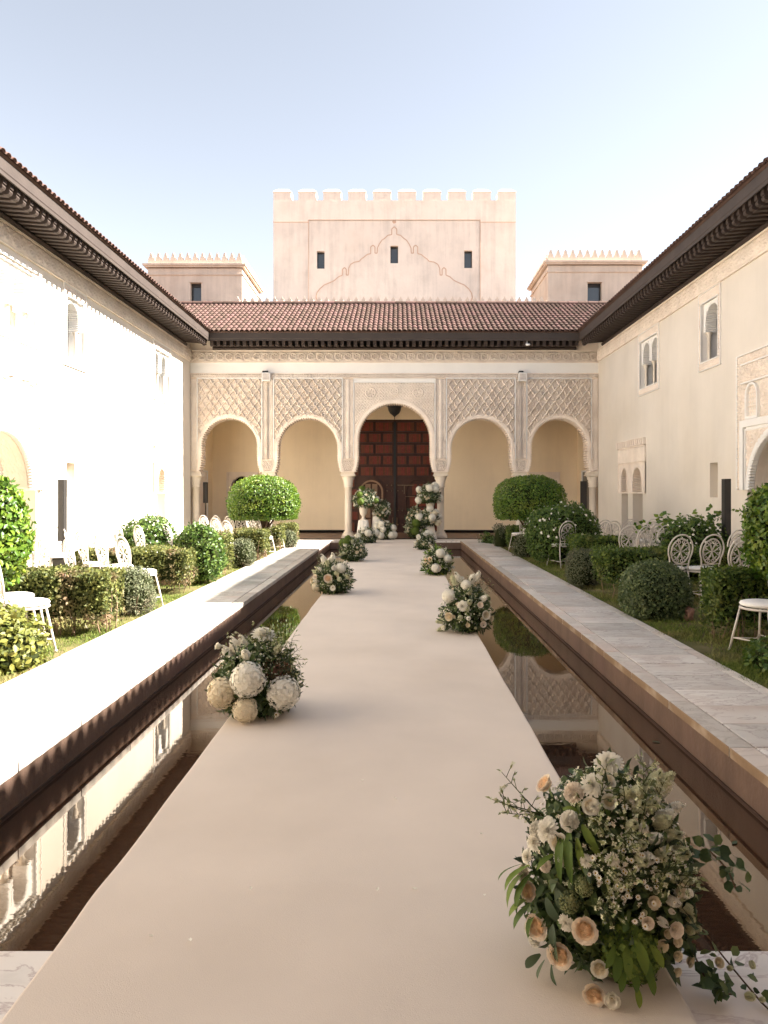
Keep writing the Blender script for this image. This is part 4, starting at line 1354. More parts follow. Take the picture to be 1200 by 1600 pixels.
    for wx0, wx1, wz0, wz1 in wins:
        b = MB()
        u0, u1 = d + 0.036, d + 0.62
        b.poly([(wx0, u0, wz0), (wx0, u0, wz1), (wx0, u1, wz1), (wx0, u1, wz0)]); b.poly([(wx1, u0, wz0), (wx1, u0, wz1), (wx1, u1, wz1), (wx1, u1, wz0)])
        b.poly([(wx0, u0, wz1), (wx1, u0, wz1), (wx1, u1, wz1), (wx0, u1, wz1)]); b.poly([(wx0, u0, wz0), (wx1, u0, wz0), (wx1, u1, wz0), (wx0, u1, wz0)])
        f = b.build('window', MT['pale'], w)
        b = MB(); b.box(wx0, wx1, d + 0.30, d + 0.31, wz0, wz1); b.build('pane', MT['glass'], f)
        b = MB()
        for q in ((wx0, wx0 + 0.04, wz0, wz1), (wx1 - 0.04, wx1, wz0, wz1), (wx0, wx1, wz0, wz0 + 0.04), (wx0, wx1, wz1 - 0.04, wz1)): b.box(q[0], q[1], d + 0.25, d + 0.295, q[2], q[3])
        b.build('frame', MT['iron'], f)
    # battlements: blocks with sloping caps
    def block(wd, hb, hc, ov):
        b = MB()
        h = wd / 2
        b.box(-h, h, -0.35, 0.35, 0, hb)
        b.box(-h - ov, h + ov, -0.35 - ov, 0.35 + ov, hb, hb + 0.06)
        n0 = len(b.v)
        b.v += [(-h - ov, -0.35 - ov, hb + 0.06), (h + ov, -0.35 - ov, hb + 0.06), (h + ov, 0.35 + ov, hb + 0.06), (-h - ov, 0.35 + ov, hb + 0.06), (-h * 0.6, -0.08, hb + hc), (h * 0.6, -0.08, hb + hc), (h * 0.6, 0.08, hb + hc), (-h * 0.6, 0.08, hb + hc)]
        for q in ((0, 1, 5, 4), (1, 2, 6, 5), (2, 3, 7, 6), (3, 0, 4, 7), (4, 5, 6, 7)): b.face([n0 + i for i in q])
        return b.mesh('merlon', MT['pale'])
    me = block(0.93, 0.42, 0.28, 0.02)
    st = (x1 - x0 - 0.93) / 9
    po = origin_of(w)
    for k in range(10):
        for yy in (0.37, D - 0.37): link('merlon', me, w, loc=(x0 + 0.465 + k * st - po.x, yy, zt))
    for k in range(1, 8):
        for xx in (x0 + 0.37, x1 - 0.37):
            o = link('merlon', me, w, loc=(xx - po.x, 0.37 + k * (D - 0.74) / 8, zt)); o.rotation_euler = (0, 0, pi / 2)
tower()

def turret(s):
    d = 31.0
    k = d / F
    nm = 'left' if s < 0 else 'right'
    w = thing('turret', 'small pink square turret with pointed merlons above the white left wing' if s < 0 else 'small pink square turret with pointed merlons above the cream right wing', 'turret', (CX + s * 8.6, d, 0), 'corner turrets beside the tower')
    xi, xo = CX + s * 6.555, CX + s * 10.6
    x0, x1 = min(xi, xo), max(xi, xo)
    D = 3.9
    Z = lambda py: CAMZ + (VY - py) * k
    zc = Z(417.5) if s < 0 else Z(413)
    wx0, wx1 = ((297.5 - VX) * k, (314.5 - VX) * k) if s < 0 else ((918 - VX) * k, (940.5 - VX) * k)
    wz0, wz1 = (Z(474), Z(441.5)) if s < 0 else (Z(474.5), Z(441))
    b = MB()
    P = lambda u, a, z: (a, d - u, z)
    wall_grid(b, P, x0, x1, 0, zc, [(wx0, wx1, wz0, wz1)])
    b.poly([(x0, d, 0), (x0, d + D, 0), (x0, d + D, zc), (x0, d, zc)]); b.poly([(x1, d, 0), (x1, d + D, 0), (x1, d + D, zc), (x1, d, zc)])
    b.poly([(x0, d + D, 0), (x1, d + D, 0), (x1, d + D, zc), (x0, d + D, zc)])
    b.box(x0, x1, d, d + D, zc - 0.05, zc)
    b.build('wall', MT['pink'], w)
    b = MB()
    b.box(x0 - 0.05, x1 + 0.05, d - 0.05, d + D + 0.05, zc - 0.34, zc - 0.28)
    b.box(x0 - 0.12, x1 + 0.12, d - 0.12, d + D + 0.12, zc - 0.02, zc + 0.05)
    b.box(x0 - 0.18, x1 + 0.18, d - 0.18, d + D + 0.18, zc + 0.05, zc + 0.12)
    b.build('cornice', MT['pink'], w)
    b = MB()
    t = 0.2
    for q in ((x0, x1, d, d + t), (x0, x1, d + D - t, d + D), (x0, x0 + t, d + t, d + D - t), (x1 - t, x1, d + t, d + D - t)): b.box(*q, zc + 0.12, zc + 0.30)
    b.build('parapet', MT['pink'], w)
    b = MB()
    prof = [(-0.12, 0), (-0.105, 0.12), (-0.07, 0.15), (-0.055, 0.24), (-0.02, 0.33), (0.02, 0.33), (0.055, 0.24), (0.07, 0.15), (0.105, 0.12), (0.12, 0)]
    b.prism(prof, -0.08, 0.08, lambda p, q, a: (p, a, q))
    me = b.mesh('merlon', MT['pink'])
    po = origin_of(w)
    n = 13
    for i in range(n):
        x = x0 + 0.13 + (x1 - x0 - 0.26) * i / (n - 1)
        for yy in (0.1, D - 0.1): link('merlon', me, w, loc=(x - po.x, yy, zc + 0.30))
    for i in range(1, 11):
        for xx in (x0 + 0.1, x1 - 0.1):
            o = link('merlon', me, w, loc=(xx - po.x, 0.13 + (D - 0.26) * i / 11, zc + 0.30)); o.rotation_euler = (0, 0, pi / 2)
    b = MB()
    u1 = d + 0.30
    b.poly([(wx0, d, wz0), (wx0, d, wz1), (wx0, u1, wz1), (wx0, u1, wz0)]); b.poly([(wx1, d, wz0), (wx1, d, wz1), (wx1, u1, wz1), (wx1, u1, wz0)])
    b.poly([(wx0, d, wz1), (wx1, d, wz1), (wx1, u1, wz1), (wx0, u1, wz1)]); b.poly([(wx0, d, wz0), (wx1, d, wz0), (wx1, u1, wz0), (wx0, u1, wz0)])
    b.box(wx0 - 0.05, wx1 + 0.05, d - 0.03, d - 0.002, wz1 + 0.0, wz1 + 0.05)
    f = b.build('window', MT['pink'], w)
    b = MB(); b.box(wx0, wx1, d + 0.26, d + 0.27, wz0, wz1); b.build('pane', MT['glass'], f)
    b = MB()
    for q in ((wx0, wx0 + 0.035, wz0, wz1), (wx1 - 0.035, wx1, wz0, wz1), (wx0, wx1, wz0, wz0 + 0.035), (wx0, wx1, wz1 - 0.15, wz1)): b.box(q[0], q[1], d + 0.22, d + 0.255, q[2], q[3])
    b.build('frame', MT['iron'], f)
turret(-1); turret(1)

# the taller block of the palace beyond the right wing, whose shadow lies on the left walk
w = thing('palace_block', 'tall plain block of the palace standing behind the right wing roof', 'building', (16, 15, 0))
b = MB(); b.box(11.0, 20, 10.4, 20.4, 0, 11.75); b.build('wall', MT['pink'], w)
b = MB(); b.box(10.9, 20.1, 10.3, 20.5, 11.75, 11.9); b.build('cornice', MT['pink'], w)
# ------------------------------------------------------------------ plants
def unit(v): return v / np.maximum(np.linalg.norm(v, axis=-1, keepdims=True), 1e-9)
def leaf_mesh(name, Pn, Nn, size, m, asp=0.5, rough=0.6, curl=0.25, org=(0, 0, 0), droop=0.0, along=None, fine=False):
    """one folded leaf per point; 2 triangles each"""
    n = len(Pn)
    N = unit(Nn + rng.normal(0, rough, (n, 3)))
    T = unit(np.cross(N, rng.normal(0, 1, (n, 3)))) if along is None else unit(along + rng.normal(0, 0.35, (n, 3)))
    if along is not None: N = unit(np.cross(np.cross(T, N), T))
    T[:, 2] -= droop
    T = unit(T)
    B = np.cross(N, T)
    L = (np.asarray(size) * (0.65 + 0.6 * rng.random(n)))[:, None]
    W = L * asp * 0.5
    c = curl * L
    if fine:
        A0 = Pn
        q = [Pn + T * L * t + s * B * W * w_ + N * c * z for t, s, w_, z in ((0.28, 1, .82, .25), (0.66, 1, .86, .3), (1.0, 0, 0, -.25), (0.66, -1, .86, .3), (0.28, -1, .82, .25))]
        mid = Pn + T * L * 0.5 + N * c * 0.05
        V = np.stack([A0, *q, mid], 1).reshape(-1, 3) - np.array(org)
        i = np.arange(n)[:, None] * 7
        Fq = np.concatenate([i + np.array([[k, 6, (k + 1) % 6]]) for k in range(6)], 1).reshape(-1, 3)
        return mesh_np(name, V, Fq, m, True)
    A0 = Pn
    A1 = Pn + T * L * 0.45 + B * W + N * c * 0.35
    A2 = Pn + T * L - N * c * 0.25
    A3 = Pn + T * L * 0.45 - B * W + N * c * 0.35
    V = np.stack([A0, A1, A2, A3], 1).reshape(-1, 3) - np.array(org)
    i = np.arange(n)[:, None] * 4
    Fq = np.concatenate([i + np.array([[0, 2, 1]]), i + np.array([[0, 3, 2]])], 1).reshape(-1, 3)
    return mesh_np(name, V, Fq, m)

def lump(P, f, s):
    return (np.sin(P[:, 0] * f + s) * np.sin(P[:, 1] * f * 1.1 + 2 * s) + np.sin(P[:, 2] * f * 0.9 + 3 * s + 1.2 * np.sin(P[:, 0] * f * 0.7)) * 0.6) / 1.6

def pts_box(x0, x1, y0, y1, z0, z1, n, depth, r=0.08):
    w, d, h = x1 - x0, y1 - y0, z1 - z0
    ar = np.array([w * d, w * h, w * h, d * h, d * h, w * d * 0.25])
    f = rng.choice(6, n, p=ar / ar.sum())
    u, v = rng.random(n), rng.random(n)
    P = np.zeros((n, 3)); N = np.zeros((n, 3))
    def put(mask, x, y, z, nn):
        P[mask] = np.stack([x, y, z], -1)[mask]; N[mask] = nn
    X, Y = x0 + u * w, y0 + v * d
    put(f == 0, X, Y, np.full(n, z1), (0, 0, 1))
    put(f == 5, X, Y, np.full(n, z0), (0, 0, -1))
    Z = z0 + v * h
    put(f == 1, X, np.full(n, y0), Z, (0, -1, 0)); put(f == 2, X, np.full(n, y1), Z, (0, 1, 0))
    Yv = y0 + u * d
    put(f == 3, np.full(n, x0), Yv, Z, (-1, 0, 0)); put(f == 4, np.full(n, x1), Yv, Z, (1, 0, 0))
    # round the arrises
    C = np.array([(x0 + x1) / 2, (y0 + y1) / 2, (z0 + z1) / 2]); H = np.array([w, d, h]) / 2 - r
    Q = np.clip(P - C, -H, H)
    D = (P - C) - Q
    L = np.linalg.norm(D, axis=1, keepdims=True)
    Nr = np.where(L > 1e-6, D / np.maximum(L, 1e-6), N)
    P = C + Q + Nr * r
    N = Nr
    off = lump(P, 5, x0 + y0) * 0.036 + lump(P, 13, y0) * 0.024
    P = P + N * (off - rng.random(n) ** 1.7 * depth + (rng.random(n) < 0.03) * rng.random(n) * 0.06)[:, None]
    return P, N

def pts_ell(c, rx, ry, rz, n, depth, zcut=-1.0, pw=2.0, seed=0.0, amp=0.05):
    N = unit(rng.normal(0, 1, (n * 2, 3)))
    N = N[N[:, 2] > zcut][:n]
    k = (np.abs(N) ** pw).sum(1) ** (-1 / pw)
    S = N * k[:, None]
    R3 = np.array([rx, ry, rz])
    P = np.array(c) + S * R3
    Nn = unit(S / R3)
    off = lump(P, 6, seed) * amp + lump(P, 15, seed + 1) * amp * 0.5
    P = P + Nn * (off - rng.random(len(P)) ** 1.7 * depth + (rng.random(len(P)) < 0.03) * rng.random(len(P)) * 0.06)[:, None]
    return P, Nn

def core_box(b, x0, x1, y0, y1, z0, z1): b.box(x0, x1, y0, y1, z0, z1)

def stems(parent, x0, x1, y0, y1, z0, z1, n, r=0.0065, m=None, name='stem', spread=0.035):
    b = MB(); b.smooth = True
    for _ in range(n):
        x, y = random.uniform(x0, x1), random.uniform(y0, y1)
        p = [Vector((x, y, z0))]
        dx, dy = random.gauss(0, spread), random.gauss(0, spread)
        for k in range(1, 5):
            p.append(Vector((x + dx * k / 2 + random.gauss(0, 0.012), y + dy * k / 2 + random.gauss(0, 0.012), z0 + (z1 - z0) * k / 4)))
        b.tube(p, [r * random.uniform(0.9, 1.4), r, r * 0.9, r * 0.7, r * 0.4], 5)
    o = b.build(name, m or MT['bark'], parent)
    o['kind'] = 'stuff'
    return o

def hedge(label, x0, x1, y0, y1, z1, m='leaf_olive', n=9000, size=0.04, z0=0.06, bare=0.12, group=None, front_stems=26):
    w = thing('hedge', label, 'hedge', ((x0 + x1) / 2, (y0 + y1) / 2, LAWN), group or 'clipped box hedges')
    org = origin_of(w)
    P, N = pts_box(x0, x1, y0, y1, z0, z1, n, 0.10)
    low = P[:, 2] < z0 + bare + 0.10 * rng.random(len(P))
    thin = lump(P, 8, x1) + 0.4 * lump(P, 21, y1)
    keep = ~((thin < -0.55) & (rng.random(len(P)) < 0.75)) & ~(low & (rng.random(len(P)) < 0.6))
    me = leaf_mesh('foliage', P[keep], N[keep], size * 1.08, MT[m], 0.62, 0.95, org=org)
    o = link('foliage', me, w)
    b = MB(); b.box(x0 + 0.11, x1 - 0.11, y0 + 0.11, y1 - 0.11, z0 + 0.12, z1 - 0.09); b.build('dark_core', MT['core'], w)  # solid near-black box that closes the gaps between the leaves
    stems(w, x0 + 0.06, x1 - 0.06, y0 + 0.06, y1 - 0.06, LAWN - 0.01, z0 + 0.42, front_stems)
    return w

def bush(label, c, rx, ry, rz, m, n=7000, size=0.045, name='bush', cat='bush', pw=2.2, group=None, asp=0.55, zcut=-0.8, flowers=0, amp=0.05, rough=0.65, depth=0.12, trunk=None, stemsn=8, fsize=0.022, fm='p_white', zc=None):
    w = thing(name, label, cat, (c[0], c[1], LAWN), group)
    org = origin_of(w)
    P, N = pts_ell(c, rx, ry, rz, n, depth, zcut, pw, c[0] * 3 + c[1], amp)
    thin = lump(P, 9, c[0]) + 0.4 * lump(P, 23, c[1])
    kp = ~((thin < -0.6) & (rng.random(len(P)) < 0.6))
    P, N = P[kp], N[kp]
    if zc is not None: P[:, 2] = np.maximum(P[:, 2], zc + 0.05 * rng.random(len(P)))
    P[:, 2] = np.maximum(P[:, 2], LAWN + 0.02 + 0.03 * rng.random(len(P)))
    link('foliage', leaf_mesh('foliage', P, N, size, MT[m], asp, rough, org=org, fine=size >= 0.06 and n < 9000), w)
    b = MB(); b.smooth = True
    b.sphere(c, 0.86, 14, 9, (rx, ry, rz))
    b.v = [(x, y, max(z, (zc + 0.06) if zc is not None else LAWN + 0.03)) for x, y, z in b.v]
    b.build('dark_core', MT['core'], w)  # solid near-black hull inside the leaves, blocks the view through
    if flowers:
        Pf, Nf = pts_ell(c, rx, ry, rz, flowers, 0.0, 0.0, pw, c[0] * 3 + c[1], amp)
        Pf = Pf + Nf * 0.02
        V, Fq = [], []
        k = 5
        for i in range(len(Pf)):
            nn = Vector(Nf[i]) + Vector((random.gauss(0, .4), random.gauss(0, .4), random.gauss(0, .4))); nn.normalize()
            t = nn.orthogonal().normalized(); bb = nn.cross(t)
            s = fsize * random.uniform(0.7, 1.2)
            p0 = Vector(Pf[i])
            for q in range(k):
                a = 2 * pi * q / k + random.random() * 0.3
                d1 = t * cos(a) + bb * sin(a); d2 = t * cos(a + 0.55) + bb * sin(a + 0.55); d0 = t * cos(a - 0.55) + bb * sin(a - 0.55)
                b0 = len(V)
                V += [p0, p0 + d0 * s * 0.6 + nn * s * 0.25, p0 + d1 * s + nn * s * 0.2, p0 + d2 * s * 0.6 + nn * s * 0.25]
                Fq.append((b0, b0 + 1, b0 + 2, b0 + 3))
        V = np.array([tuple(v) for v in V]) - np.array(org)
        o = link('blossom', mesh_np('blossom', V, np.array(Fq), MT[fm]), w)
        o['kind'] = 'stuff'
    if trunk:
        b = MB(); b.smooth = True
        b.tube([(c[0], c[1], LAWN - 0.02), (c[0] + 0.02, c[1], LAWN + (c[2] - LAWN) * 0.35), (c[0] - 0.01, c[1], c[2] - rz * 0.1)], [trunk * 1.25, trunk, trunk * 0.8], 10)
        for k in range(6):
            a = k * 1.05
            b.tube([(c[0], c[1], c[2] - rz * 1.0), (c[0] + rx * 0.3 * cos(a), c[1] + ry * 0.3 * sin(a), c[2] - rz * 0.5), (c[0] + rx * 0.6 * cos(a), c[1] + ry * 0.6 * sin(a), c[2])], [trunk * 0.5, trunk * 0.35, trunk * 0.15], 6)
        b.build('trunk', MT['twig'], w)
    elif stemsn:
        stems(w, c[0] - rx * 0.4, c[0] + rx * 0.4, c[1] - ry * 0.4, c[1] + ry * 0.4, LAWN - 0.01, c[2], stemsn, 0.011, MT['twig'], spread=0.06)
    return w

GH = 'clipped hedges in the left bed'
# left bed, from the camera towards the arcade
bush('low yellow green shrub at the edge of the left marble walk, nearest the camera', (-3.68, 6.75, 0.12), 0.36, 0.42, 0.34, 'leaf_yellow', 3200, 0.066, asp=0.6, amp=0.08, depth=0.2, rough=0.8, name='shrub', cat='shrub')
bush('egg shaped laurel topiary with big glossy leaves in the sun at the left edge', (-4.43, 7.85, 1.17), 0.43, 0.43, 0.60, 'leaf_bright', 7000, 0.072, 'topiary_tree', 'topiary', 2.0, asp=0.5, zcut=-1, amp=0.05, trunk=0.05, group='egg shaped topiaries')
hedge('square clipped hedge with bare stems, first on the left beside the marble walk', -5.6, -3.30, 8.2, 8.8, 0.70, n=19000, size=0.042, group=GH, front_stems=46, bare=0.16)
bush('small round grey green bush between two hedges on the left', (-3.60, 9.75, 0.27), 0.32, 0.34, 0.34, 'leaf_grey', 5500, 0.035, pw=2.4, depth=0.1)
hedge('square clipped hedge behind the grey bush on the left', -5.3, -3.42, 11.7, 12.35, 0.68, n=11500, size=0.044, group=GH)
bush('leafy dark jasmine bush against the second left hedge', (-3.58, 13.2, 0.48), 0.44, 0.44, 0.56, 'leaf_jas', 4600, 0.07, amp=0.09, depth=0.16, rough=0.8)
bush('round sunlit bush set back near the white left wall', (-4.95, 14.4, 0.55), 0.58, 0.5, 0.60, 'leaf_jas', 5200, 0.065, amp=0.08, depth=0.15, flowers=60)
hedge('dry brownish hedge end beside the jasmine bush on the left', -4.3, -3.33, 13.95, 14.6, 0.78, n=6500, size=0.046, group=GH)
bush('pale grey ball bush behind the dry hedge on the left', (-3.42, 15.9, 0.26), 0.30, 0.30, 0.34, 'leaf_grey', 3600, 0.042)
hedge('short square hedge under the row of white chairs, third on the left', -4.2, -3.12, 17.0, 17.7, 0.73, n=6500, size=0.05, group=GH)
hedge('short square hedge below the sunlit topiary tree', -4.1, -3.25, 20.2, 20.9, 0.64, n=5000, size=0.052, group=GH)
bush('grey ball bush at the foot of the far left hedge', (-3.22, 21.3, 0.22), 0.27, 0.27, 0.30, 'leaf_grey', 2400, 0.05)
hedge('last low hedge on the left before the arcade', -3.85, -3.22, 22.9, 23.5, 0.62, n=3500, size=0.055, group=GH)
bush('sunlit mushroom shaped topiary tree before the second arch on the left', (-3.52, 19.0, 1.30), 0.90, 0.90, 0.76, 'leaf_bright', 15000, 0.060, 'topiary_tree', 'topiary', 2.5, asp=0.55, zcut=-1, amp=0.03, trunk=0.07, group='mushroom shaped topiaries', zc=0.92)

GR = 'clipped hedges in the right bed'
bush('low dark creeping shrub at the right edge of the picture beside the walk', (3.72, 6.75, 0.0), 0.45, 0.5, 0.22, 'leaf_jas', 2400, 0.06, asp=0.6, amp=0.06, depth=0.15, rough=0.8, name='shrub', cat='shrub')
bush('egg shaped laurel topiary with big dark leaves at the right edge', (4.22, 7.85, 1.17), 0.44, 0.44, 0.60, 'leaf_bright', 7000, 0.072, 'topiary_tree', 'topiary', 2.0, asp=0.5, zcut=-1, amp=0.05, trunk=0.05, group='egg shaped topiaries')
hedge('dark clipped hedge behind the nearest white chair on the right', 3.5, 5.4, 7.95, 8.45, 0.72, m='leaf', n=16000, size=0.044, group=GR)
bush('dense round dark green ball bush on the turf beside the right walk', (3.42, 9.6, 0.25), 0.46, 0.46, 0.42, 'leaf_sage', 11000, 0.042, pw=2.5, depth=0.10, amp=0.04, rough=1.0)
hedge('long dark clipped hedge on short trunks behind the ball bush', 3.15, 5.3, 11.0, 11.75, 0.72, m='leaf', n=12500, size=0.046, group=GR, z0=0.18)
bush('small round grey bush at the end of the long right hedge', (3.26, 12.75, 0.24), 0.32, 0.34, 0.36, 'leaf_grey', 4800, 0.038, pw=2.4)
hedge('lower dark hedge behind the long right hedge', 3.55, 4.7, 14.4, 15.0, 0.70, m='leaf', n=7000, size=0.05, group=GR)
bush('big dark jasmine bush dotted with small white flowers, before the topiary', (3.78, 16.6, 0.62), 0.84, 0.80, 0.74, 'leaf_jas', 9000, 0.07, amp=0.07, depth=0.18, rough=0.75, flowers=110, fsize=0.035)
bush('rose bush with small white blooms against the right wall', (5.55, 13.6, 0.50), 0.62, 0.55, 0.60, 'leaf_jas', 4200, 0.07, amp=0.10, depth=0.22, rough=0.85, flowers=130, fsize=0.03)
bush('grey lavender like bush before the flowering jasmine', (3.22, 18.4, 0.20), 0.30, 0.30, 0.36, 'leaf_grey', 3000, 0.045)
hedge('short dark hedge under the shaded topiary tree', 3.12, 3.75, 20.3, 21.0, 0.66, m='leaf', n=4500, size=0.052, group=GR)
bush('straggly grey bush at the far right hedge', (3.08, 21.6, 0.22), 0.24, 0.26, 0.42, 'leaf_grey', 2000, 0.05, amp=0.12)
bush('low seedling clump at the far end of the right bed', (2.98, 23.2, 0.05), 0.30, 0.45, 0.22, 'leaf_jas', 900, 0.06, amp=0.12, flowers=10, name='shrub', cat='shrub')
bush('shaded mushroom shaped topiary tree before the fourth arch', (3.45, 19.0, 1.30), 0.92, 0.92, 0.76, 'leaf_bright', 15000, 0.060, 'topiary_tree', 'topiary', 2.5, asp=0.55, zcut=-1, amp=0.03, trunk=0.07, group='mushroom shaped topiaries', zc=0.92)

# climbing shoots by the right wall
def vine(label, base, tips):
    w = thing('climbing_vine', label, 'vine', base)
    org = origin_of(w)
    b = MB(); b.smooth = True
    LP, LN = [], []
    for tp in tips:
        p0, p1 = Vector(base), Vector(tp)
        pts = [p0.lerp(p1, k / 6) + Vector((random.gauss(0, .03), random.gauss(0, .03), 0.12 * sin(pi * k / 6))) for k in range(7)]
        b.tube(pts, [0.012 - 0.0015 * k for k in range(7)], 5)
        for k in range(2, 7):
            for _ in range(9):
                LP.append(tuple(pts[k] + Vector((random.gauss(0, .09), random.gauss(0, .07), random.gauss(0, .07))))); LN.append((0, -0.6, 0.8))
    b.build('stem', MT['twig'], w)
    link('foliage', leaf_mesh('foliage', np.array(LP), np.array(LN, float), 0.12, MT['leaf_bright'], 0.8, 0.6, org=org), w)
vine('leafy climbing shoots reaching up the right wall above the rose bush', (5.7, 14.4, 0.2), [(5.85, 13.9, 1.12), (6.15, 13.9, 1.22), (5.35, 14.2, 1.0), (6.3, 14.0, 1.18)])
vine('small climbing shoot behind the white chairs at the right wall', (5.9, 15.8, 0.2), [(5.75, 15.7, 1.08), (5.3, 15.9, 0.85), (5.95, 15.8, 1.0)])

# a broken stone by the ball bush
w = thing('stone', 'reddish broken stone standing on the turf beside the ball bush', 'stone', (3.72, 9.25, LAWN))
b = MB()
b.sphere((3.72, 9.25, 0.03), 0.09, 8, 6, (0.8, 0.8, 1.2))
b.v = [(x + random.gauss(0, .012), y + random.gauss(0, .012), z + random.gauss(0, .014)) for x, y, z in b.v]
b.build('stone_block', mat('red_stone', (0.30, 0.17, 0.13), 0.9, 0.2, var=0.3, vscale=18, bump=0.6, bscale=40), w)

# ------------------------------------------------------------------ chairs
def make_chair():
    t = thing('garden_chair', '', 'chair', (0, 0, 0), 'white iron garden chairs')
    # faces +X; seat ring at z .43
    R = 0.205
    b = MB(); b.smooth = True
    b.tube([(R * cos(2 * pi * k / 24), R * sin(2 * pi * k / 24), 0.425) for k in range(24)], 0.012, 6, closed=True)
    b.tube([(-R, 0, 0.425), (0, 0, 0.428), (R, 0, 0.425)], 0.007, 5); b.tube([(0, -R, 0.425), (0, 0, 0.428), (0, R, 0.425)], 0.007, 5)
    b.build('seat_frame', MT['iron_white'], t)
    b = MB(); b.smooth = True
    prof = [(0.0, 0.436), (0.17, 0.436), (0.20, 0.448), (0.208, 0.462), (0.20, 0.478), (0.17, 0.488), (0.08, 0.492), (0.0, 0.488)]
    b.lathe(prof, 0.005, 0, 24)
    b.build('cushion', MT['cushion'], t)
    # legs
    for sx, sy in ((1, 1), (1, -1)):
        b = MB(); b.smooth = True
        b.tube([(0.15 * sx, 0.13 * sy, 0.42), (0.19 * sx, 0.165 * sy, 0.20), (0.225 * sx, 0.19 * sy, 0.0)], 0.0115, 6)
        b.sphere((0.225 * sx, 0.19 * sy, 0.006), 0.016, 6, 4)
        b.build('leg', MT['iron_white'], t)
    for sy in (1, -1):
        b = MB(); b.smooth = True
        b.tube([(-0.19, 0.155 * sy, 0.43), (-0.225, 0.17 * sy, 0.2), (-0.265, 0.18 * sy, 0.0)], 0.0115, 6)
        b.sphere((-0.265, 0.18 * sy, 0.006), 0.016, 6, 4)
        b.build('leg', MT['iron_white'], t)
    b = MB(); b.smooth = True
    b.tube([(0.20, 0.175, 0.12), (0.12, 0.06, 0.12), (0.09, 0, 0.12), (0.12, -0.06, 0.12), (0.20, -0.175, 0.12)], 0.007, 5)
    b.tube([(-0.24, 0.175, 0.12), (-0.12, 0.06, 0.12), (-0.09, 0, 0.12), (-0.12, -0.06, 0.12), (-0.24, -0.175, 0.12)], 0.007, 5)
    b.tube([(0.20, 0.175, 0.12), (0.0, 0.14, 0.12), (-0.24, 0.175, 0.12)], 0.007, 5); b.tube([(0.20, -0.175, 0.12), (0.0, -0.14, 0.12), (-0.24, -0.175, 0.12)], 0.007, 5)
    b.build('stretcher', MT['iron_white'], t)
    # back: outer hoop over an oval medallion
    lean = lambda z: -0.19 - 0.16 * max(0, z - 0.43)
    def Bk(y, z): return (lean(z), y, z)
    b = MB(); b.smooth = True
    zc, ry, rz = 0.735, 0.198, 0.208
    pts = [Bk(0.155, 0.43), Bk(0.150, 0.50), Bk(0.158, 0.58)]
    for k in range(0, 21):
        a = -0.55 + (pi + 1.1) * k / 20
        pts.append(Bk(ry * cos(a), zc + rz * sin(a)))
    pts += [Bk(-0.158, 0.58), Bk(-0.150, 0.50), Bk(-0.155, 0.43)]
    b.tube(pts, 0.0115, 6)
    b.tube([Bk(0.152, 0.535), Bk(0, 0.53), Bk(-0.152, 0.535)], 0.009, 5)
    for y in (0.05, -0.05): b.tube([Bk(y, 0.43), Bk(y * 0.9, 0.535)], 0.007, 5)
    b.build('back_frame', MT['iron_white'], t)
    b = MB(); b.smooth = True
    iy, iz = 0.150, 0.172
    zc2 = 0.735 - 0.022
    b.tube([Bk(iy * cos(2 * pi * k / 24), zc2 + iz * sin(2 * pi * k / 24)) for k in range(24)], 0.0105, 6, closed=True)
    b.build('medallion_ring', MT['iron_white'], t)
    b = MB(); b.smooth = True
    # four crossing scrolls with curled ends
    for sy in (1, -1):
        for sz in (1, -1):
            pts = []
            for k in range(9):
                q = k / 8
                pts.append(Bk(sy * (-0.085 + 0.17 * q), zc2 + sz * (0.115 * sin((q - 0.5) * pi))))
            if sz > 0: b.tube(pts, 0.0062, 5)
            # curls
            for cy, cz, rr, a0 in ((0.088, 0.088, 0.032, 0.3), (0.105, 0.028, 0.026, -0.6), (0.035, 0.125, 0.026, 1.4)):
                cur = []
                for k in range(10):
                    q = k / 9
                    a = a0 + q * 5.2
                    r_ = rr * (1 - 0.62 * q)
                    cur.append(Bk(sy * (cy + r_ * cos(a)), zc2 + sz * (cz + r_ * sin(a))))
                b.tube(cur, 0.0058, 5)
            b.tube([Bk(sy * 0.012, zc2), Bk(sy * 0.06, zc2 + sz * 0.012), Bk(sy * 0.10, zc2 + sz * 0.045), Bk(sy * 0.125, zc2 + sz * 0.06)], 0.006, 5)
            b.tube([Bk(0, zc2 + sz * 0.012), Bk(sy * 0.018, zc2 + sz * 0.07), Bk(sy * 0.05, zc2 + sz * 0.12), Bk(sy * 0.055, zc2 + sz * 0.15)], 0.006, 5)
    b.build('scrollwork', MT['iron_white'], t)
    return t

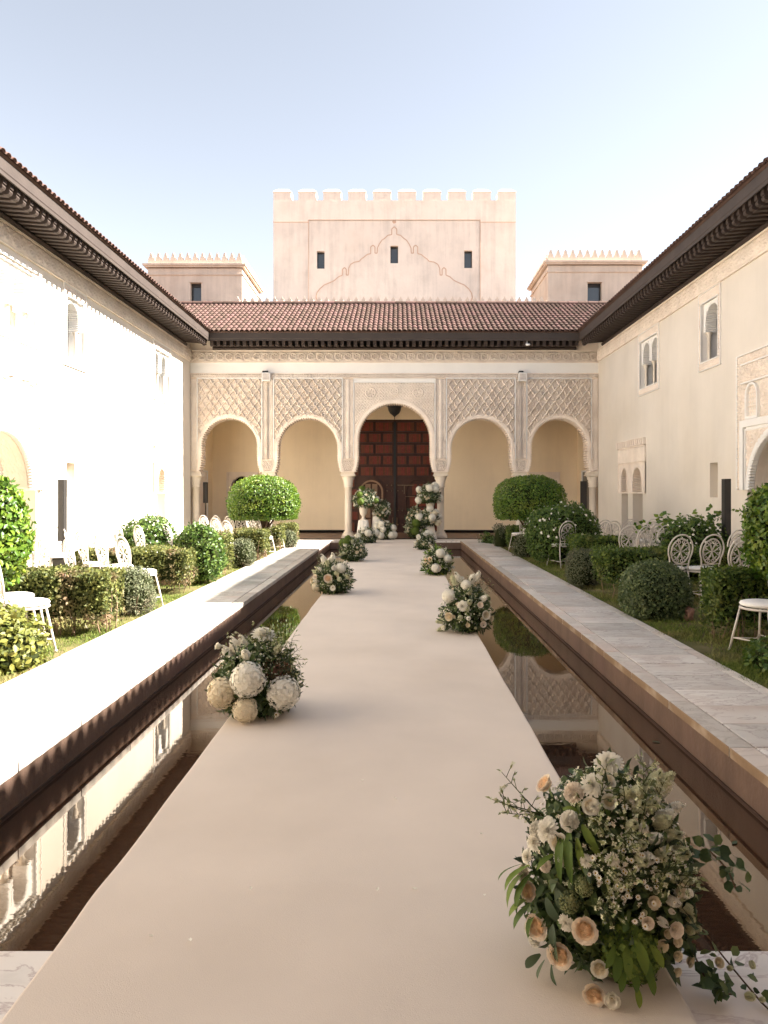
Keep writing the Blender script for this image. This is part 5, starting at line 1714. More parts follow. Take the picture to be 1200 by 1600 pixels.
GL, GRR = 'white chairs in the left bed', 'white chairs in the right bed'
CH = [  # photo pixel of the back medallion, facing angle, label, group
    (193, 865, 44, 'white scroll back chair frontmost of the left rows, beside the small grey bush', GL),
    (159, 859, 46, 'white iron chair second from the front in the row above the small grey bush', GL),
    (128, 854, 46, 'white iron chair third from the front in the row above the first left hedge', GL),
    (109, 872, 42, 'white iron chair half sunk behind the right part of the first left hedge', GL),
    (71, 869, 45, 'white iron chair behind the middle of the first left hedge', GL),
    (46, 866, 40, 'white iron chair beside the sunlit egg topiary, behind the first left hedge', GL),
    (64, 844, 45, 'white iron chair standing nearest the doorway in the left wall', GL),
    (97, 842, 47, 'white iron chair right before the dark loudspeaker at the white wall', GL),
    (131, 846, 44, 'white iron chair washed out against the white wall, right of the loudspeaker', GL),
    (143, 835, 46, 'white iron chair close to the white wall, farther back than the loudspeaker', GL),
    (165, 832, 48, 'white iron chair close to the white wall, left neighbour of the sunlit round bush', GL),
    (186, 839, 44, 'white iron chair half before the round sunlit bush, with dark gaps in its back', GL),
    (218, 841, 45, 'white iron chair standing alone in front of the round sunlit bush', GL),
    (261, 839, 45, 'white iron chair between the round sunlit bush and the jasmine bush', GL),
    (319, 819, 50, 'white iron chair farthest left in the far group by the sunlit topiary', GL),
    (337, 825, 48, 'white iron chair in the far left group, half hidden by the dry hedge end', GL),
    (339, 820, 50, 'white iron chair second from the wall in the far left group', GL),
    (355, 831, 46, 'white iron chair nearest the camera in the far left group', GL),
    (359, 821, 50, 'white iron chair in the middle of the far left group', GL),
    (377, 821, 48, 'white iron chair above the third left hedge, below the topiary crown', GL),
    (392, 817, 50, 'white iron chair behind its twin under the sunlit topiary crown', GL),
    (400, 823, 46, 'white iron chair with a visible seat edge above the third left hedge', GL),
    (417, 818, 48, 'white iron chair rightmost of the far left group, right under the topiary', GL),
    (1063, 861, 108, 'white iron chair with clear scroll back beside the ball bush, left of the pair', GRR),
    (1112, 861, 108, 'white iron chair with clear scroll back at the corner of the near right hedge', GRR),
    (1155, 868, 112, 'white iron chair half covered by the right egg topiary, third of the near right row', GRR),
    (1152, 851, 110, 'white iron chair behind the near right row, peeping out beside the egg topiary', GRR),
    (982, 842, 106, 'white iron chair with dark scroll back above the left part of the long right hedge', GRR),
    (1007, 843, 122, 'white iron chair turned sideways above the middle of the long right hedge', GRR),
    (1025, 839, 116, 'white iron chair in the cluster left of the rose bush, second from the front', GRR),
    (1038, 841, 124, 'white iron chair in the cluster touching the rose bush', GRR),
    (1020, 827, 106, 'white iron chair at the back of the right cluster, left of the shoot', GRR),
    (1041, 829, 108, 'white iron chair at the back of the right cluster, right of the shoot', GRR),
    (1067, 833, 120, 'white iron chair hidden up to its hoop behind the rose bush', GRR),
    (983, 827, 112, 'white iron chair before the twin niche, left one of two overlapping hoops', GRR),
    (991, 829, 108, 'white iron chair before the twin niche, right one of two overlapping hoops', GRR),
    (944, 829, 114, 'white iron chair beside the flowering jasmine bush, left hoop of two', GRR),
    (957, 831, 108, 'white iron chair beside the flowering jasmine bush, right hoop of two', GRR),
    (821, 819, 116, 'white iron chair below the shaded topiary tree, half behind the jasmine bush', GRR),
]
proto = make_chair()
first = True
def put_chair(x, y, ang, label, group):
    global first
    c = proto if first else copy_tree(proto)
    first = False
    c.location = (x, y, LAWN + 0.01)
    c.rotation_euler = (0, 0, radians(ang))
    c.scale = (1.08, 1.08, 1.08)
    c['label'] = label; c['group'] = group
    return c
for px, py, ang, lab, grp in CH:
    d = 0.865 * F / (py - VY)
    x = (px - VX) * d / F
    # the pixel marks the back; the chair's centre lies .23 m in front of it
    an = radians(ang + random.uniform(-3, 3))
    cx_, cy_ = x + 0.25 * cos(an), d + 0.25 * sin(an)
    cx_ = max(XL + 0.35, min(XR - 0.35, cx_))
    put_chair(cx_, cy_, math.degrees(an), lab, grp)
put_chair(-3.86, 7.50, 38, 'white iron chair cut by the left edge, its seat over the yellow green shrub', GL)
put_chair(-4.25, 7.95, 42, 'white iron chair right behind the cut off chair at the left edge', GL)
put_chair(3.75, 7.42, 112, 'nearest white iron chair on the right, standing on the turf by the low shrub', GRR)
put_chair(3.62, 16.1, 112, 'white iron chair whose legs show under the flowering jasmine bush', GRR)

# ------------------------------------------------------------------ loudspeakers, floodlights, lantern
def column_speaker(label, x, y, ztop, wd, body, zfloor):
    w = thing('column_speaker', label, 'loudspeaker', (x, y, zfloor), 'column loudspeakers')
    b = MB(); b.box(x - wd / 2, x + wd / 2, y - 0.06, y + 0.08, ztop - body, ztop); b.build('column', MT['speaker'], w)
    b = MB(); b.box(x - wd / 2 + 0.012, x + wd / 2 - 0.012, y - 0.066, y - 0.0605, ztop - body + 0.015, ztop - 0.015); b.build('grille', MT['grille'], w)
    b = MB(); b.smooth = True; b.tube([(x, y + 0.01, zfloor + 0.45), (x, y + 0.01, ztop - body + 0.02)], 0.018, 10); b.build('pole', MT['speaker'], w)
    b = MB(); b.bevbox(x - 0.2, x + 0.2, y - 0.22, y + 0.24, zfloor, zfloor + 0.46, 0.02); s = b.build('bass_box', MT['speaker'], w)
    b = MB(); b.box(x - 0.18, x + 0.18, y - 0.228, y - 0.221, zfloor + 0.03, zfloor + 0.42); b.build('bass_grille', MT['grille'], s)
column_speaker('tall slim dark loudspeaker before the sunlit white left wall', -6.27, 13.5, 1.85, 0.11, 1.15, LAWN)
column_speaker('tall slim black loudspeaker before the cream right wall', 6.13, 13.5, 1.86, 0.115, 1.25, LAWN)
column_speaker('dark loudspeaker on a thin pole under the leftmost arch', -6.95, 26.1, 1.98, 0.14, 0.75, 0.02)
column_speaker('black loudspeaker on a pole under the rightmost arch', 6.72, 26.2, 2.02, 0.2, 1.0, 0.02)

def floodlight(label, a):
    w = thing('floodlight', label, 'floodlight', (a, YF - 0.2, 5.4), 'white floodlights on the arcade')
    b = MB(); b.bevbox(a - 0.14, a + 0.14, YF - 0.26, YF - 0.09, 5.50, 5.79, 0.02); b.build('housing', MT['white'], w)
    b = MB(); b.box(a - 0.115, a + 0.115, YF - 0.268, YF - 0.262, 5.53, 5.75); b.build('lens', mat('flood_lens', (0.55, 0.50, 0.46), 0.2, 0.5, var=0.25, vscale=8), w)
    b = MB(); b.box(a - 0.12, a - 0.06, YF - 0.28, YF - 0.02, 5.80, 5.84); b.box(a - 0.12, a + 0.05, YF - 0.10, YF - 0.05, 5.79, 5.87); b.build('bracket', MT['iron'], w)
floodlight('white floodlight on the pier between the first two arches', CX - 4.47)
floodlight('white floodlight on the pier between the last two arches', CX + 4.47)
w = thing('security_camera', 'small white camera under the far eaves near the right corner', 'camera', (4.4, YF - 0.7, 6.7))
b = MB(); b.smooth = True; b.tube([(4.30, YF - 0.72, 6.66), (4.46, YF - 0.86, 6.63)], 0.035, 10); b.build('camera_body', MT['white'], w)
b = MB(); b.box(4.36, 4.40, YF - 0.80, YF - 0.74, 6.66, 6.80); b.build('bracket', MT['white'], w)

w = thing('lantern', 'dark pierced metal lantern hanging in the crown of the middle arch', 'lantern', (CX, 27.0, 5.0))
b = MB(); b.smooth = True
b.lathe([(0.012, 4.33), (0.012, 4.42), (0.05, 4.47), (0.17, 4.56), (0.235, 4.68), (0.25, 4.78), (0.30, 4.82), (0.30, 4.85), (0.22, 4.95), (0.10, 5.05), (0.03, 5.10)], CX, 27.0, 12)
b.build('lamp_body', MT['iron'], w)
b = MB(); b.smooth = True; b.tube([(CX, 27.0, 5.08), (CX, 27.0, 5.36)], 0.012, 6); b.build('chain', MT['iron'], w)
# ------------------------------------------------------------------ flowers
def petal(b, base_r, L, W, ang, open_, cup, nu=3, nv=4, z0=0.0, wav=0.0, tip=1.0, pw=0.6):
    """a curved petal growing from the axis; open_ = final tilt from the axis"""
    ca, sa = cos(ang), sin(ang)
    g = []
    r, z = base_r, z0
    th = open_ * 0.15
    pts = [(r, z, th)]
    for j in range(nv):
        th = open_ * (0.15 + 0.85 * ((j + 1) / nv) ** 1.1)
        r += L / nv * sin(th); z += L / nv * cos(th)
        pts.append((r, z, th))
    ph = random.random() * 6
    for j, (r, z, th) in enumerate(pts):
        v = j / nv
        w = W * (sin(pi * min(1, 0.12 + v * 0.80)) ** pw) * (1 if v < 0.85 else tip)
        row = []
        for i in range(nu + 1):
            u = 2 * i / nu - 1
            lift = cup * w * (u * u) + wav * sin(u * 5 + ph + v * 3) * v
            rr = r - lift * cos(th); zz = z + lift * sin(th)
            y = u * w
            row.append(b.vert((rr * ca - y * sa, rr * sa + y * ca, zz)))
        g.append(row)
    for j in range(nv):
        for i in range(nu): b.face([g[j][i], g[j][i + 1], g[j + 1][i + 1], g[j + 1][i]])

def proto_mesh(fn, name, mats):
    b = MB(); b.smooth = True; fn(b)
    return b.mesh(name, mats)
def f_rose(b, inner=0, n_layers=8):
    # English rose: a cup of outer petals packed with short inner petals in quarters
    b.cur = 1
    b.lathe([(0.0, 0.34), (0.3, 0.30), (0.58, 0.16), (0.66, -0.05)], 0, 0, 14)
    for j in range(8):            # rolled hearts standing in rings
        rr = 0.06 + 0.072 * j
        m_ = 3 + j // 2
        a0 = random.random() * 6
        for q in range(m_):
            h = 0.50 - 0.42 * rr * rr + random.gauss(0, .02)
            lo, hi = [], []
            wob = random.uniform(-.05, .05)
            for k in range(6):
                u = k / 5
                a = a0 + 2 * pi * (q + 1.12 * u) / m_
                r1 = rr + 0.05 * sin(pi * u) + wob * (u - .5)
                lo.append(b.vert((r1 * cos(a), r1 * sin(a), 0.1)))
                z_ = h - 0.12 * (2 * u - 1) ** 2 + 0.02 * sin(9 * u + q)
                hi.append(b.vert(((r1 + 0.035) * cos(a), (r1 + 0.035) * sin(a), z_)))
            for k in range(5): b.face([lo[k], lo[k + 1], hi[k + 1], hi[k]])
    for k in range(n_layers):
        t = k / (n_layers - 1)
        n = 6 + k // 2
        b.cur = 0 if t > 0.3 else 1
        for i in range(n):
            petal(b, 0.42 + 0.02 * t, 0.52 + 0.30 * t, 0.30 + 0.16 * t, 2 * pi * i / n + k * 1.3 + random.gauss(0, .1), 0.40 + 0.62 * t + random.gauss(0, .05), 0.5 - 0.2 * t, 3, 4, z0=-0.02 - 0.2 * t, wav=0.025, tip=1.05, pw=0.45)
def f_ranunculus(b):
    b.cur = 0
    for k in range(6):
        t = k / 5
        for i in range(5 + k):
            petal(b, 0.02 + 0.12 * t, 0.5 + 0.5 * t, 0.3 + 0.2 * t, 2 * pi * i / (5 + k) + k * 0.9, 0.15 + 0.95 * t, 0.55 - 0.2 * t, z0=0.1 - 0.2 * t, wav=0.03)
def f_dahlia(b):
    b.cur = 0
    b.sphere((0, 0, 0.05), 0.42, 10, 6)
    for k in range(8):
        t = k / 7
        n = 7 + 2 * k
        for i in range(n):
            petal(b, 0.06 + 0.10 * t, 0.42 + 0.50 * t, 0.12 + 0.035 * t, 2 * pi * i / n + k * 0.4 + random.gauss(0, .08), 0.18 + 1.45 * t + random.gauss(0, .10), 0.5, 2, 3, z0=0.34 - 0.42 * t, tip=0.8)
def f_carnation(b):
    b.cur = 0
    for k in range(6):
        t = k / 5
        for i in range(6 + k):
            petal(b, 0.02, 0.7 + 0.35 * t, 0.32, 2 * pi * i / (6 + k) + k, 0.2 + 1.35 * t + random.gauss(0, .12), 0.1, 5, 3, z0=0.25 - 0.3 * t, wav=0.10, tip=1.2, pw=0.4)
def f_hydrangea(b, n=420):
    b.cur = 0
    for i in range(n):
        z = 1 - 1.55 * (i + 0.5) / n
        a = i * 2.39996
        r = sqrt(max(0, 1 - z * z))
        nrm = Vector((r * cos(a), r * sin(a), z))
        nrm = (nrm + Vector((random.gauss(0, .22), random.gauss(0, .22), random.gauss(0, .22)))).normalized()
        c = Vector((r * cos(a), r * sin(a), z * 0.92)) * random.uniform(0.80, 1.03)
        t = nrm.orthogonal().normalized(); q = nrm.cross(t)
        o = random.random() * 6
        for k in range(4):
            an = o + k * pi / 2
            d = t * cos(an) + q * sin(an); s = t * cos(an + pi / 2) + q * sin(an + pi / 2)
            L = 0.120
            b0 = len(b.v)
            b.v += [tuple(c), tuple(c + d * L * 0.55 - s * L * 0.45 + nrm * 0.03), tuple(c + d * L + nrm * 0.015), tuple(c + d * L * 0.55 + s * L * 0.45 + nrm * 0.03)]
            b.face([b0, b0 + 1, b0 + 2, b0 + 3])
    b.sphere((0, 0, -0.02), 0.78, 14, 9)
def f_daisy(b):
    b.cur = 0
    for i in range(11): petal(b, 0.15, 0.8, 0.2, 2 * pi * i / 11, 1.45 + random.gauss(0, .1), 0.1, 1, 2, tip=0.7)
    b.cur = 1
    b.sphere((0, 0, 0.08), 0.28, 8, 4, (1, 1, 0.6))
def f_lisianthus(b):
    b.cur = 0
    for k in range(2):
        for i in range(5): petal(b, 0.05, 1.05, 0.55, 2 * pi * i / 5 + k * 0.6, 0.55 + 0.5 * k, 0.35, 4, 4, z0=-0.1, wav=0.06, tip=1.1, pw=0.5)
    b.cur = 1
    b.sphere((0, 0, 0.2), 0.12, 6, 4)
def f_bud(b):
    b.cur = 0
    for k in range(2):
        for i in range(4): petal(b, 0.03, 1.2, 0.5, 2 * pi * i / 4 + k * 0.8, 0.25 + 0.2 * k, 0.6, 2, 4, z0=-0.4, tip=0.6)
def f_stock(b):
    """a spike of little double florets"""
    b.cur = 0
    for i in range(13):
        z = -0.9 + 1.9 * i / 12
        for j in range(3 if i < 10 else 1):
            a = i * 1.1 + j * 2.09
            r = 0.36 * (1 - 0.55 * max(0, z))
            c = Vector((r * cos(a), r * sin(a), z))
            s = 0.42 * (1 - 0.40 * max(0, z))
            nn = Vector((cos(a), sin(a), 0.5)).normalized(); t = nn.orthogonal().normalized(); q = nn.cross(t)
            for ring, (lf, up) in enumerate(((1.0, 0.2), (0.6, 0.5))):
                for k in range(5):
                    an = 2 * pi * k / 5 + ring * .6
                    d = t * cos(an) + q * sin(an); e_ = t * cos(an + .6) + q * sin(an + .6); f_ = t * cos(an - .6) + q * sin(an - .6)
                    b0 = len(b.v)
                    b.v += [tuple(c), tuple(c + f_ * s * 0.6 * lf + nn * s * up * 0.7), tuple(c + d * s * lf + nn * s * up), tuple(c + e_ * s * 0.6 * lf + nn * s * up * 0.7)]
                    b.face([b0, b0 + 1, b0 + 2, b0 + 3])
    b.cur = 1
    b.tube([(0, 0, -1.8), (0, 0, 0.9)], 0.06, 5)
def f_umbel(b):
    b.cur = 0
    for i in range(70):
        z = 1 - 1.3 * (i + .5) / 70
        a = i * 2.39996; r = sqrt(max(0, 1 - z * z))
        c = (r * cos(a) * random.uniform(.85, 1.05), r * sin(a) * random.uniform(.85, 1.05), z * 0.75)
        b.sphere(c, 0.13, 5, 3)
    b.sphere((0, 0, 0), 0.7, 8, 5, (1, 1, .7))
PM = {}
def P_(key, fn, mats, variants=2):
    PM[key] = [proto_mesh(fn, key, [MT[m] for m in mats]) for _ in range(variants)]
P_('rose', f_rose, ('p_blush', 'p_peach'), 3)
P_('spray_rose', f_rose, ('p_cream', 'p_cream'), 2)
P_('ranunculus', f_ranunculus, ('p_blush',), 2)
P_('white_rose', f_rose, ('p_white', 'p_cream'), 2)
P_('dahlia', f_dahlia, ('p_white',), 2)
P_('carnation', f_carnation, ('p_white',), 2)
P_('blush_carnation', f_carnation, ('p_blush',), 2)
P_('hydrangea', f_hydrangea, ('p_white',), 2)
P_('cream_hydrangea', f_hydrangea, ('p_cream',), 2)
P_('green_hydrangea', f_hydrangea, ('leaf_hyd',), 1)
P_('daisy', f_daisy, ('p_white', 'p_eye'), 2)
P_('lisianthus', f_lisianthus, ('p_white', 'p_eye'), 2)
P_('bud', f_bud, ('p_green',), 2)
P_('stock', f_stock, ('p_white', 'stem'), 2)
P_('green_stock', f_stock, ('p_green', 'stem'), 2)
P_('seed_head', f_umbel, ('leaf_pale',), 1)
NAMES = {'rose': 'peach_rose', 'spray_rose': 'cream_rose'}

def nrm_quat(n, roll=None):
    q = Vector(n).to_track_quat('Z', 'Y')
    return q @ Quaternion((0, 0, 1), random.random() * 6.28 if roll is None else roll)

def add_flower(w, key, pos, n, r):
    o = link(NAMES.get(key, key), random.choice(PM[key]), w)
    o.location = Vector(pos) - origin_of(w)
    o.rotation_mode = 'QUATERNION'
    o.rotation_quaternion = nrm_quat(n)
    o.scale = (r, r, r)
    return o

class Dome:
    """an egg shaped arrangement standing at (x, y, z0)"""
    def __init__(s, x, y, z0, rx, ry, h, low=0.30):
        s.c = Vector((x, y, z0 + h * low)); s.r = (rx, ry, h * (1 - low)); s.lowr = h * low; s.z0 = z0; s.h = h
    def surf(s, px, py):
        """the point of the dome seen at a photo pixel, and its outward normal"""
        o = Vector((0, 0, CAMZ)); d = raydir(px, py)
        R_ = Vector(s.r)
        oc = o - s.c
        A = sum((d[i] / R_[i]) ** 2 for i in range(3)); B = 2 * sum(d[i] * oc[i] / R_[i] ** 2 for i in range(3)); C = sum((oc[i] / R_[i]) ** 2 for i in range(3)) - 1
        D = B * B - 4 * A * C
        t = (-B - sqrt(D)) / (2 * A) if D > 0 else -B / (2 * A)
        p = o + d * t
        p.z = max(p.z, s.z0 + 0.03)
        n = Vector(((p.x - s.c.x) / R_[0] ** 2, (p.y - s.c.y) / R_[1] ** 2, (p.z - s.c.z) / R_[2] ** 2)).normalized()
        return p, n
    def sample(s, n, inner=0.0, zmin=-0.9):
        N = unit(rng.normal(0, 1, (n * 3, 3))); N = N[N[:, 2] > zmin][:n]
        k = 1 - inner * rng.random(len(N)) ** 1.3
        R_ = np.array(s.r)
        Rz = np.where(N[:, 2:3] < 0, np.array([[s.r[0], s.r[1], s.lowr]]), R_[None, :])
        P = np.array(s.c) + N * Rz * k[:, None]
        return P, unit(N / Rz)

def join_np(parts):
    V, Fq, n = [], [], 0
    for v, f in parts:
        V.append(v); Fq.append(f + n); n += len(v)
    return np.concatenate(V), np.concatenate(Fq)

def tiny_flowers(name, Pn, Nn, size, m, w, k=4):
    V, Fq = [], []
    for p, n in zip(Pn, Nn):
        n = Vector(n) + Vector((random.gauss(0, .5), random.gauss(0, .5), random.gauss(0, .5))); n.normalize()
        t = n.orthogonal().normalized(); q = n.cross(t)
        s = size * random.uniform(0.6, 1.25); o = random.random() * 6
        p = Vector(p)
        for i in range(k):
            a = o + 2 * pi * i / k
            d = t * cos(a) + q * sin(a); e1 = t * cos(a + .6) + q * sin(a + .6); e2 = t * cos(a - .6) + q * sin(a - .6)
            b0 = len(V)
            V += [p, p + e2 * s * 0.6 + n * s * .25, p + d * s + n * s * .15, p + e1 * s * 0.6 + n * s * .25]
            Fq.append((b0, b0 + 1, b0 + 2, b0 + 3))
    V = np.array([tuple(v) for v in V]) - np.array(origin_of(w))
    o = link(name, mesh_np(name, V, np.array(Fq), MT[m]), w)
    o['kind'] = 'stuff'
    return o

def sprig(b, LP, LT, LN, p0, direc, L, n_side=7, side=0.35, r=0.0022, droop=0.25, tips=None):
    """a thin branching stem; leaf points are collected, flower tips too"""
    p = Vector(p0); d = Vector(direc).normalized()
    pts = [p.copy()]
    for k in range(8):
        d = (d + Vector((random.gauss(0, .08), random.gauss(0, .08), random.gauss(0, .06) - droop * 0.08))).normalized()
        p = p + d * L / 8
        pts.append(p.copy())
    b.tube(pts, [r * (1.2 - 0.1 * k) for k in range(9)], 4, cap=False)
    for k in range(n_side):
        i = 2 + int(6 * k / n_side)
        s = Vector((random.gauss(0, 1), random.gauss(0, 1), random.gauss(0, .6)))
        s = (s - d * s.dot(d)).normalized()
        q = pts[i] + (d * 0.6 + s).normalized() * L * side * random.uniform(.5, 1)
        b.tube([pts[i], pts[i].lerp(q, 0.5) + Vector((0, 0, .004)), q], [r * .7, r * .6, r * .4], 3, cap=False)
        if tips is not None: tips.append((tuple(q), tuple((q - pts[i]).normalized())))
        LP.append(tuple(pts[i].lerp(q, .6))); LT.append(tuple((q - pts[i]).normalized())); LN.append((0, -.5, .85))
    LP.append(tuple(pts[-1])); LT.append(tuple(d)); LN.append((0, -.5, .85))
    if tips is not None: tips.append((tuple(pts[-1]), tuple(d)))

def arrangement(label, dome, n_leaf, leaf, flowers, filler=(), sprigs=(), group='flower arrangements along the carpet', leaf2=None, n2=0, sz2=0.05, mat2='leaf_euc', shadow=True, base=None, name='flower_arrangement'):
    w = thing(name, label, 'flower arrangement', base or (dome.c.x, dome.c.y, dome.z0), group)
    org = origin_of(w)
    P, N = dome.sample(n_leaf, 0.35)
    P[:, 2] = np.maximum(P[:, 2], dome.z0 + 0.015 + 0.03 * rng.random(len(P)))
    link('foliage', leaf_mesh('foliage', P, N, leaf, MT['leaf_deep'], 0.5, 0.8, org=org, fine=True), w)
    if n2:
        P, N = dome.sample(n2, 0.12)
        P[:, 2] = np.maximum(P[:, 2], dome.z0 + 0.02)
        out = unit(N + np.array([0, 0, 0.25]) + rng.normal(0, .4, N.shape))
        link('long_leaves', leaf_mesh('long_leaves', P, N, sz2, MT[mat2], 0.28, 0.5, org=org, along=out, fine=True), w)
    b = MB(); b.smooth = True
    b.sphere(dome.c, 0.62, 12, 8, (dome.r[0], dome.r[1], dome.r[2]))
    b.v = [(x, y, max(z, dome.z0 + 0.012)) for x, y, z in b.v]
    b.build('core_ball', MT['core'], w)  # near-black ball filling the middle of the arrangement
    for key, p, n, r in flowers: add_flower(w, key, p, n, r)
    for key, n, size, zmin, lift in filler:
        P, N = dome.sample(n, 0.06, zmin)
        tiny_flowers('small_blossoms', P + N * lift, N, size, key, w)
    if sprigs:
        b = MB(); b.smooth = True
        LP, LT, LN, tips = [], [], [], []
        for p0, direc, L, ns, side, tp in sprigs:
            sprig(b, LP, LT, LN, p0, direc, L, ns, side, tips=tips if tp else None)
        b.build('sprig_stems', MT['stem'], w)['kind'] = 'stuff'
        if LP: link('sprig_leaves', leaf_mesh('sprig_leaves', np.array(LP), np.array(LN, float), 0.028, MT['leaf_pale'], 0.38, 0.3, org=org, along=np.array(LT)), w)
        if tips: tiny_flowers('small_blossoms', np.array([t[0] for t in tips]), np.array([t[1] for t in tips]), 0.009, 'p_green', w)
    return w

def rand_flowers(dome, spec, zmin=-0.1, front=True):
    out = []
    for key, n, r in spec:
        P, N = dome.sample(n * 4, 0.0, zmin)
        if front: 
            m = N[:, 1] < 0.25
            P, N = P[m], N[m]
        for i in range(min(n, len(P))):
            p = P[i] + N[i] * r * 0.15
            p[2] = max(p[2], dome.z0 + r * 0.7)
            out.append((key, p, N[i], r * random.uniform(.85, 1.15)))
    return out
def pix(dome, lst, d):
    out = []
    for key, px, py, rp in lst:
        p, n = dome.surf(px, py)
        dd = p.y
        r = rp * dd / F
        n2 = (n + (Vector((0, 0, CAMZ)) - p).normalized() * 0.5).normalized()
        out.append((key, p + n * r * (0.45 if r < 0.06 else 0.1), n2, r))
    return out

CZ = 0.018
# --- the big arrangement at the right front
D1 = Dome(0.715, 2.47, CZ, 0.275, 0.25, 0.635, 0.34)
L1 = [('rose', 850, 1443, 21), ('rose', 917, 1446, 22), ('rose', 882, 1484, 22), ('rose', 930, 1543, 19), ('rose', 860, 1233, 17), ('rose', 836, 1391, 17), ('blush_carnation', 829, 1366, 15), ('ranunculus', 1007, 1437, 13),
      ('lisianthus', 955, 1553, 18), ('white_rose', 937, 1506, 15), ('ranunculus', 1046, 1446, 16),
      ('spray_rose', 1030, 1473, 11), ('spray_rose', 1040, 1456, 8), ('spray_rose', 1054, 1468, 9), ('spray_rose', 1054, 1490, 9), ('spray_rose', 1072, 1498, 10), ('spray_rose', 1054, 1515, 8),
      ('dahlia', 951, 1208, 25), ('dahlia', 930, 1236, 22), ('dahlia', 866, 1301, 21), ('dahlia', 843, 1318, 15), ('carnation', 896, 1286, 18), ('white_rose', 879, 1318, 16), ('blush_carnation', 903, 1246, 19), ('dahlia', 832, 1340, 13), ('white_rose', 838, 1450, 14), ('carnation', 843, 1465, 13), ('blush_carnation', 858, 1352, 12),
      ('green_stock', 1018, 1222, 17), ('stock', 1033, 1236, 17), ('green_stock', 1012, 1262, 17), ('stock', 1036, 1276, 18), ('green_stock', 1047, 1306, 16), ('stock', 1022, 1310, 15), ('green_stock', 1058, 1330, 15), ('stock', 1064, 1392, 17), ('green_stock', 1066, 1374, 15), ('stock', 1050, 1408, 13), ('green_stock', 987, 1290, 15), ('green_stock', 1000, 1320, 13), ('stock', 1040, 1330, 12), ('green_stock', 1070, 1420, 12),
      ('seed_head', 893, 1407, 16), ('seed_head', 914, 1384, 14), ('dahlia', 888, 1438, 14), ('bud', 1071, 1432, 13), ('bud', 1070, 1450, 13), ('bud', 1082, 1448, 11),
      ('daisy', 990, 1258, 8), ('daisy', 975, 1262, 7), ('lisianthus', 990, 1256, 9)]
rr = random.Random(5)
for _ in range(16): L1.append((rr.choice(['green_stock', 'stock', 'green_stock']), rr.uniform(975, 1062), rr.uniform(1212, 1350), rr.uniform(14, 19)))
for _ in range(11): L1.append((rr.choice(['carnation', 'dahlia', 'white_rose', 'blush_carnation']), rr.uniform(838, 965), rr.uniform(1225, 1350), rr.uniform(11, 16)))
for _ in range(12): L1.append((rr.choice(['spray_rose', 'stock', 'bud', 'green_stock']), rr.uniform(1000, 1075), rr.uniform(1360, 1440), rr.uniform(7, 12)))
fl = pix(D1, L1, 2.4)
# green hydrangea low at the front
p, n = D1.surf(992, 1497)
fl.append(('green_hydrangea', p - n * 0.05, n, 0.105))
# daisies on the shaded right flank
for _ in range(58):
    px, py = random.gauss(985, 32), random.gauss(1375, 34)
    p, n = D1.surf(px, py)
    fl.append(('daisy', p + n * random.uniform(0.0, 0.04), (n + Vector((random.gauss(0, .35), -0.3, 0.3 + random.gauss(0, .3)))).normalized(), random.uniform(0.008, 0.0125)))
sp = []
p, n = D1.surf(850, 1275)
for k in range(4): sp.append((p, (-0.9, -0.15, 0.22 + 0.12 * k), 0.16 + 0.02 * k, 9, 0.28, True))
p, n = D1.surf(965, 1260)
for k in range(9): sp.append((p + Vector((random.gauss(0, .05), random.gauss(0, .04), -0.05)), (random.gauss(0.15, .3), random.gauss(0, .2), 1), random.uniform(.12, .22), 9, 0.30, True))
for k in range(16):
    p, n = D1.surf(random.uniform(930, 1060), random.uniform(1280, 1420))
    sp.append((p, n + Vector((random.gauss(0, .3), -0.2, 0.5)), random.uniform(.07, .13), 8, 0.4, True))
W1 = arrangement('largest flower arrangement, with peach roses, at the lower right corner of the carpet', D1, 4600, 0.046, fl,
                 [('p_white', 260, 0.0075, 0.2, 0.015), ('p_green', 320, 0.0075, 0.1, 0.012), ('p_cream', 260, 0.0075, 0.35, 0.02)], sp, n2=200, sz2=0.075)
# big smooth leaves among the flowers
def big_leaves(w, dome, lst, m, asp=0.42):
    P, N, T, S = [], [], [], []
    for px, py, dx, dy, L in lst:
        p, n = dome.surf(px, py)
        P.append(tuple(p + n * 0.02)); N.append(tuple(n)); T.append((dx, -0.35, -dy)); S.append(L)
    b = MB(); b.smooth = True
    for p, n, t, L in zip(P, N, T, S):
        p, n, t = Vector(p), Vector(n), Vector(t).normalized()
        s = t.cross(n).normalized()
        rows = []
        for j in range(7):
            v = j / 6
            c = p + t * L * v + n * (0.18 * L * sin(pi * v * 0.9)) - Vector((0, 0, L * 0.25 * v * v))
            wd = L * asp * 0.5 * (sin(pi * min(1, 0.06 + v * 0.94)) ** 0.8)
            rows.append([b.vert(c - s * wd + n * wd * .3), b.vert(c), b.vert(c + s * wd + n * wd * .3)])
        for j in range(6):
            for i in range(2): b.face([rows[j][i], rows[j][i + 1], rows[j + 1][i + 1], rows[j + 1][i]])
    return b.build('broad_leaves', MT[m], w)
big_leaves(W1, D1, [(885, 1268, 1, -0.1, 0.075), (912, 1290, .6, .8, 0.11), (895, 1300, 0.0, 1, 0.13), (885, 1305, -.1, 1, 0.12), (905, 1310, .3, 1, .1), (945, 1246, .1, .9, 0.07), (950, 1240, .3, .9, .06), (872, 1335, -.8, .3, .07)], 'leaf_hyd', 0.26)
big_leaves(W1, D1, [(836, 1352, -.9, .5, 0.10), (832, 1360, -.7, .9, 0.11), (830, 1350, -1, .2, 0.10), (838, 1365, -.5, 1, 0.11), (836, 1400, -.9, .4, .08), (838, 1410, -.8, .7, .08), (845, 1420, -.4, .9, .07)], 'leaf_hyd', 0.34)
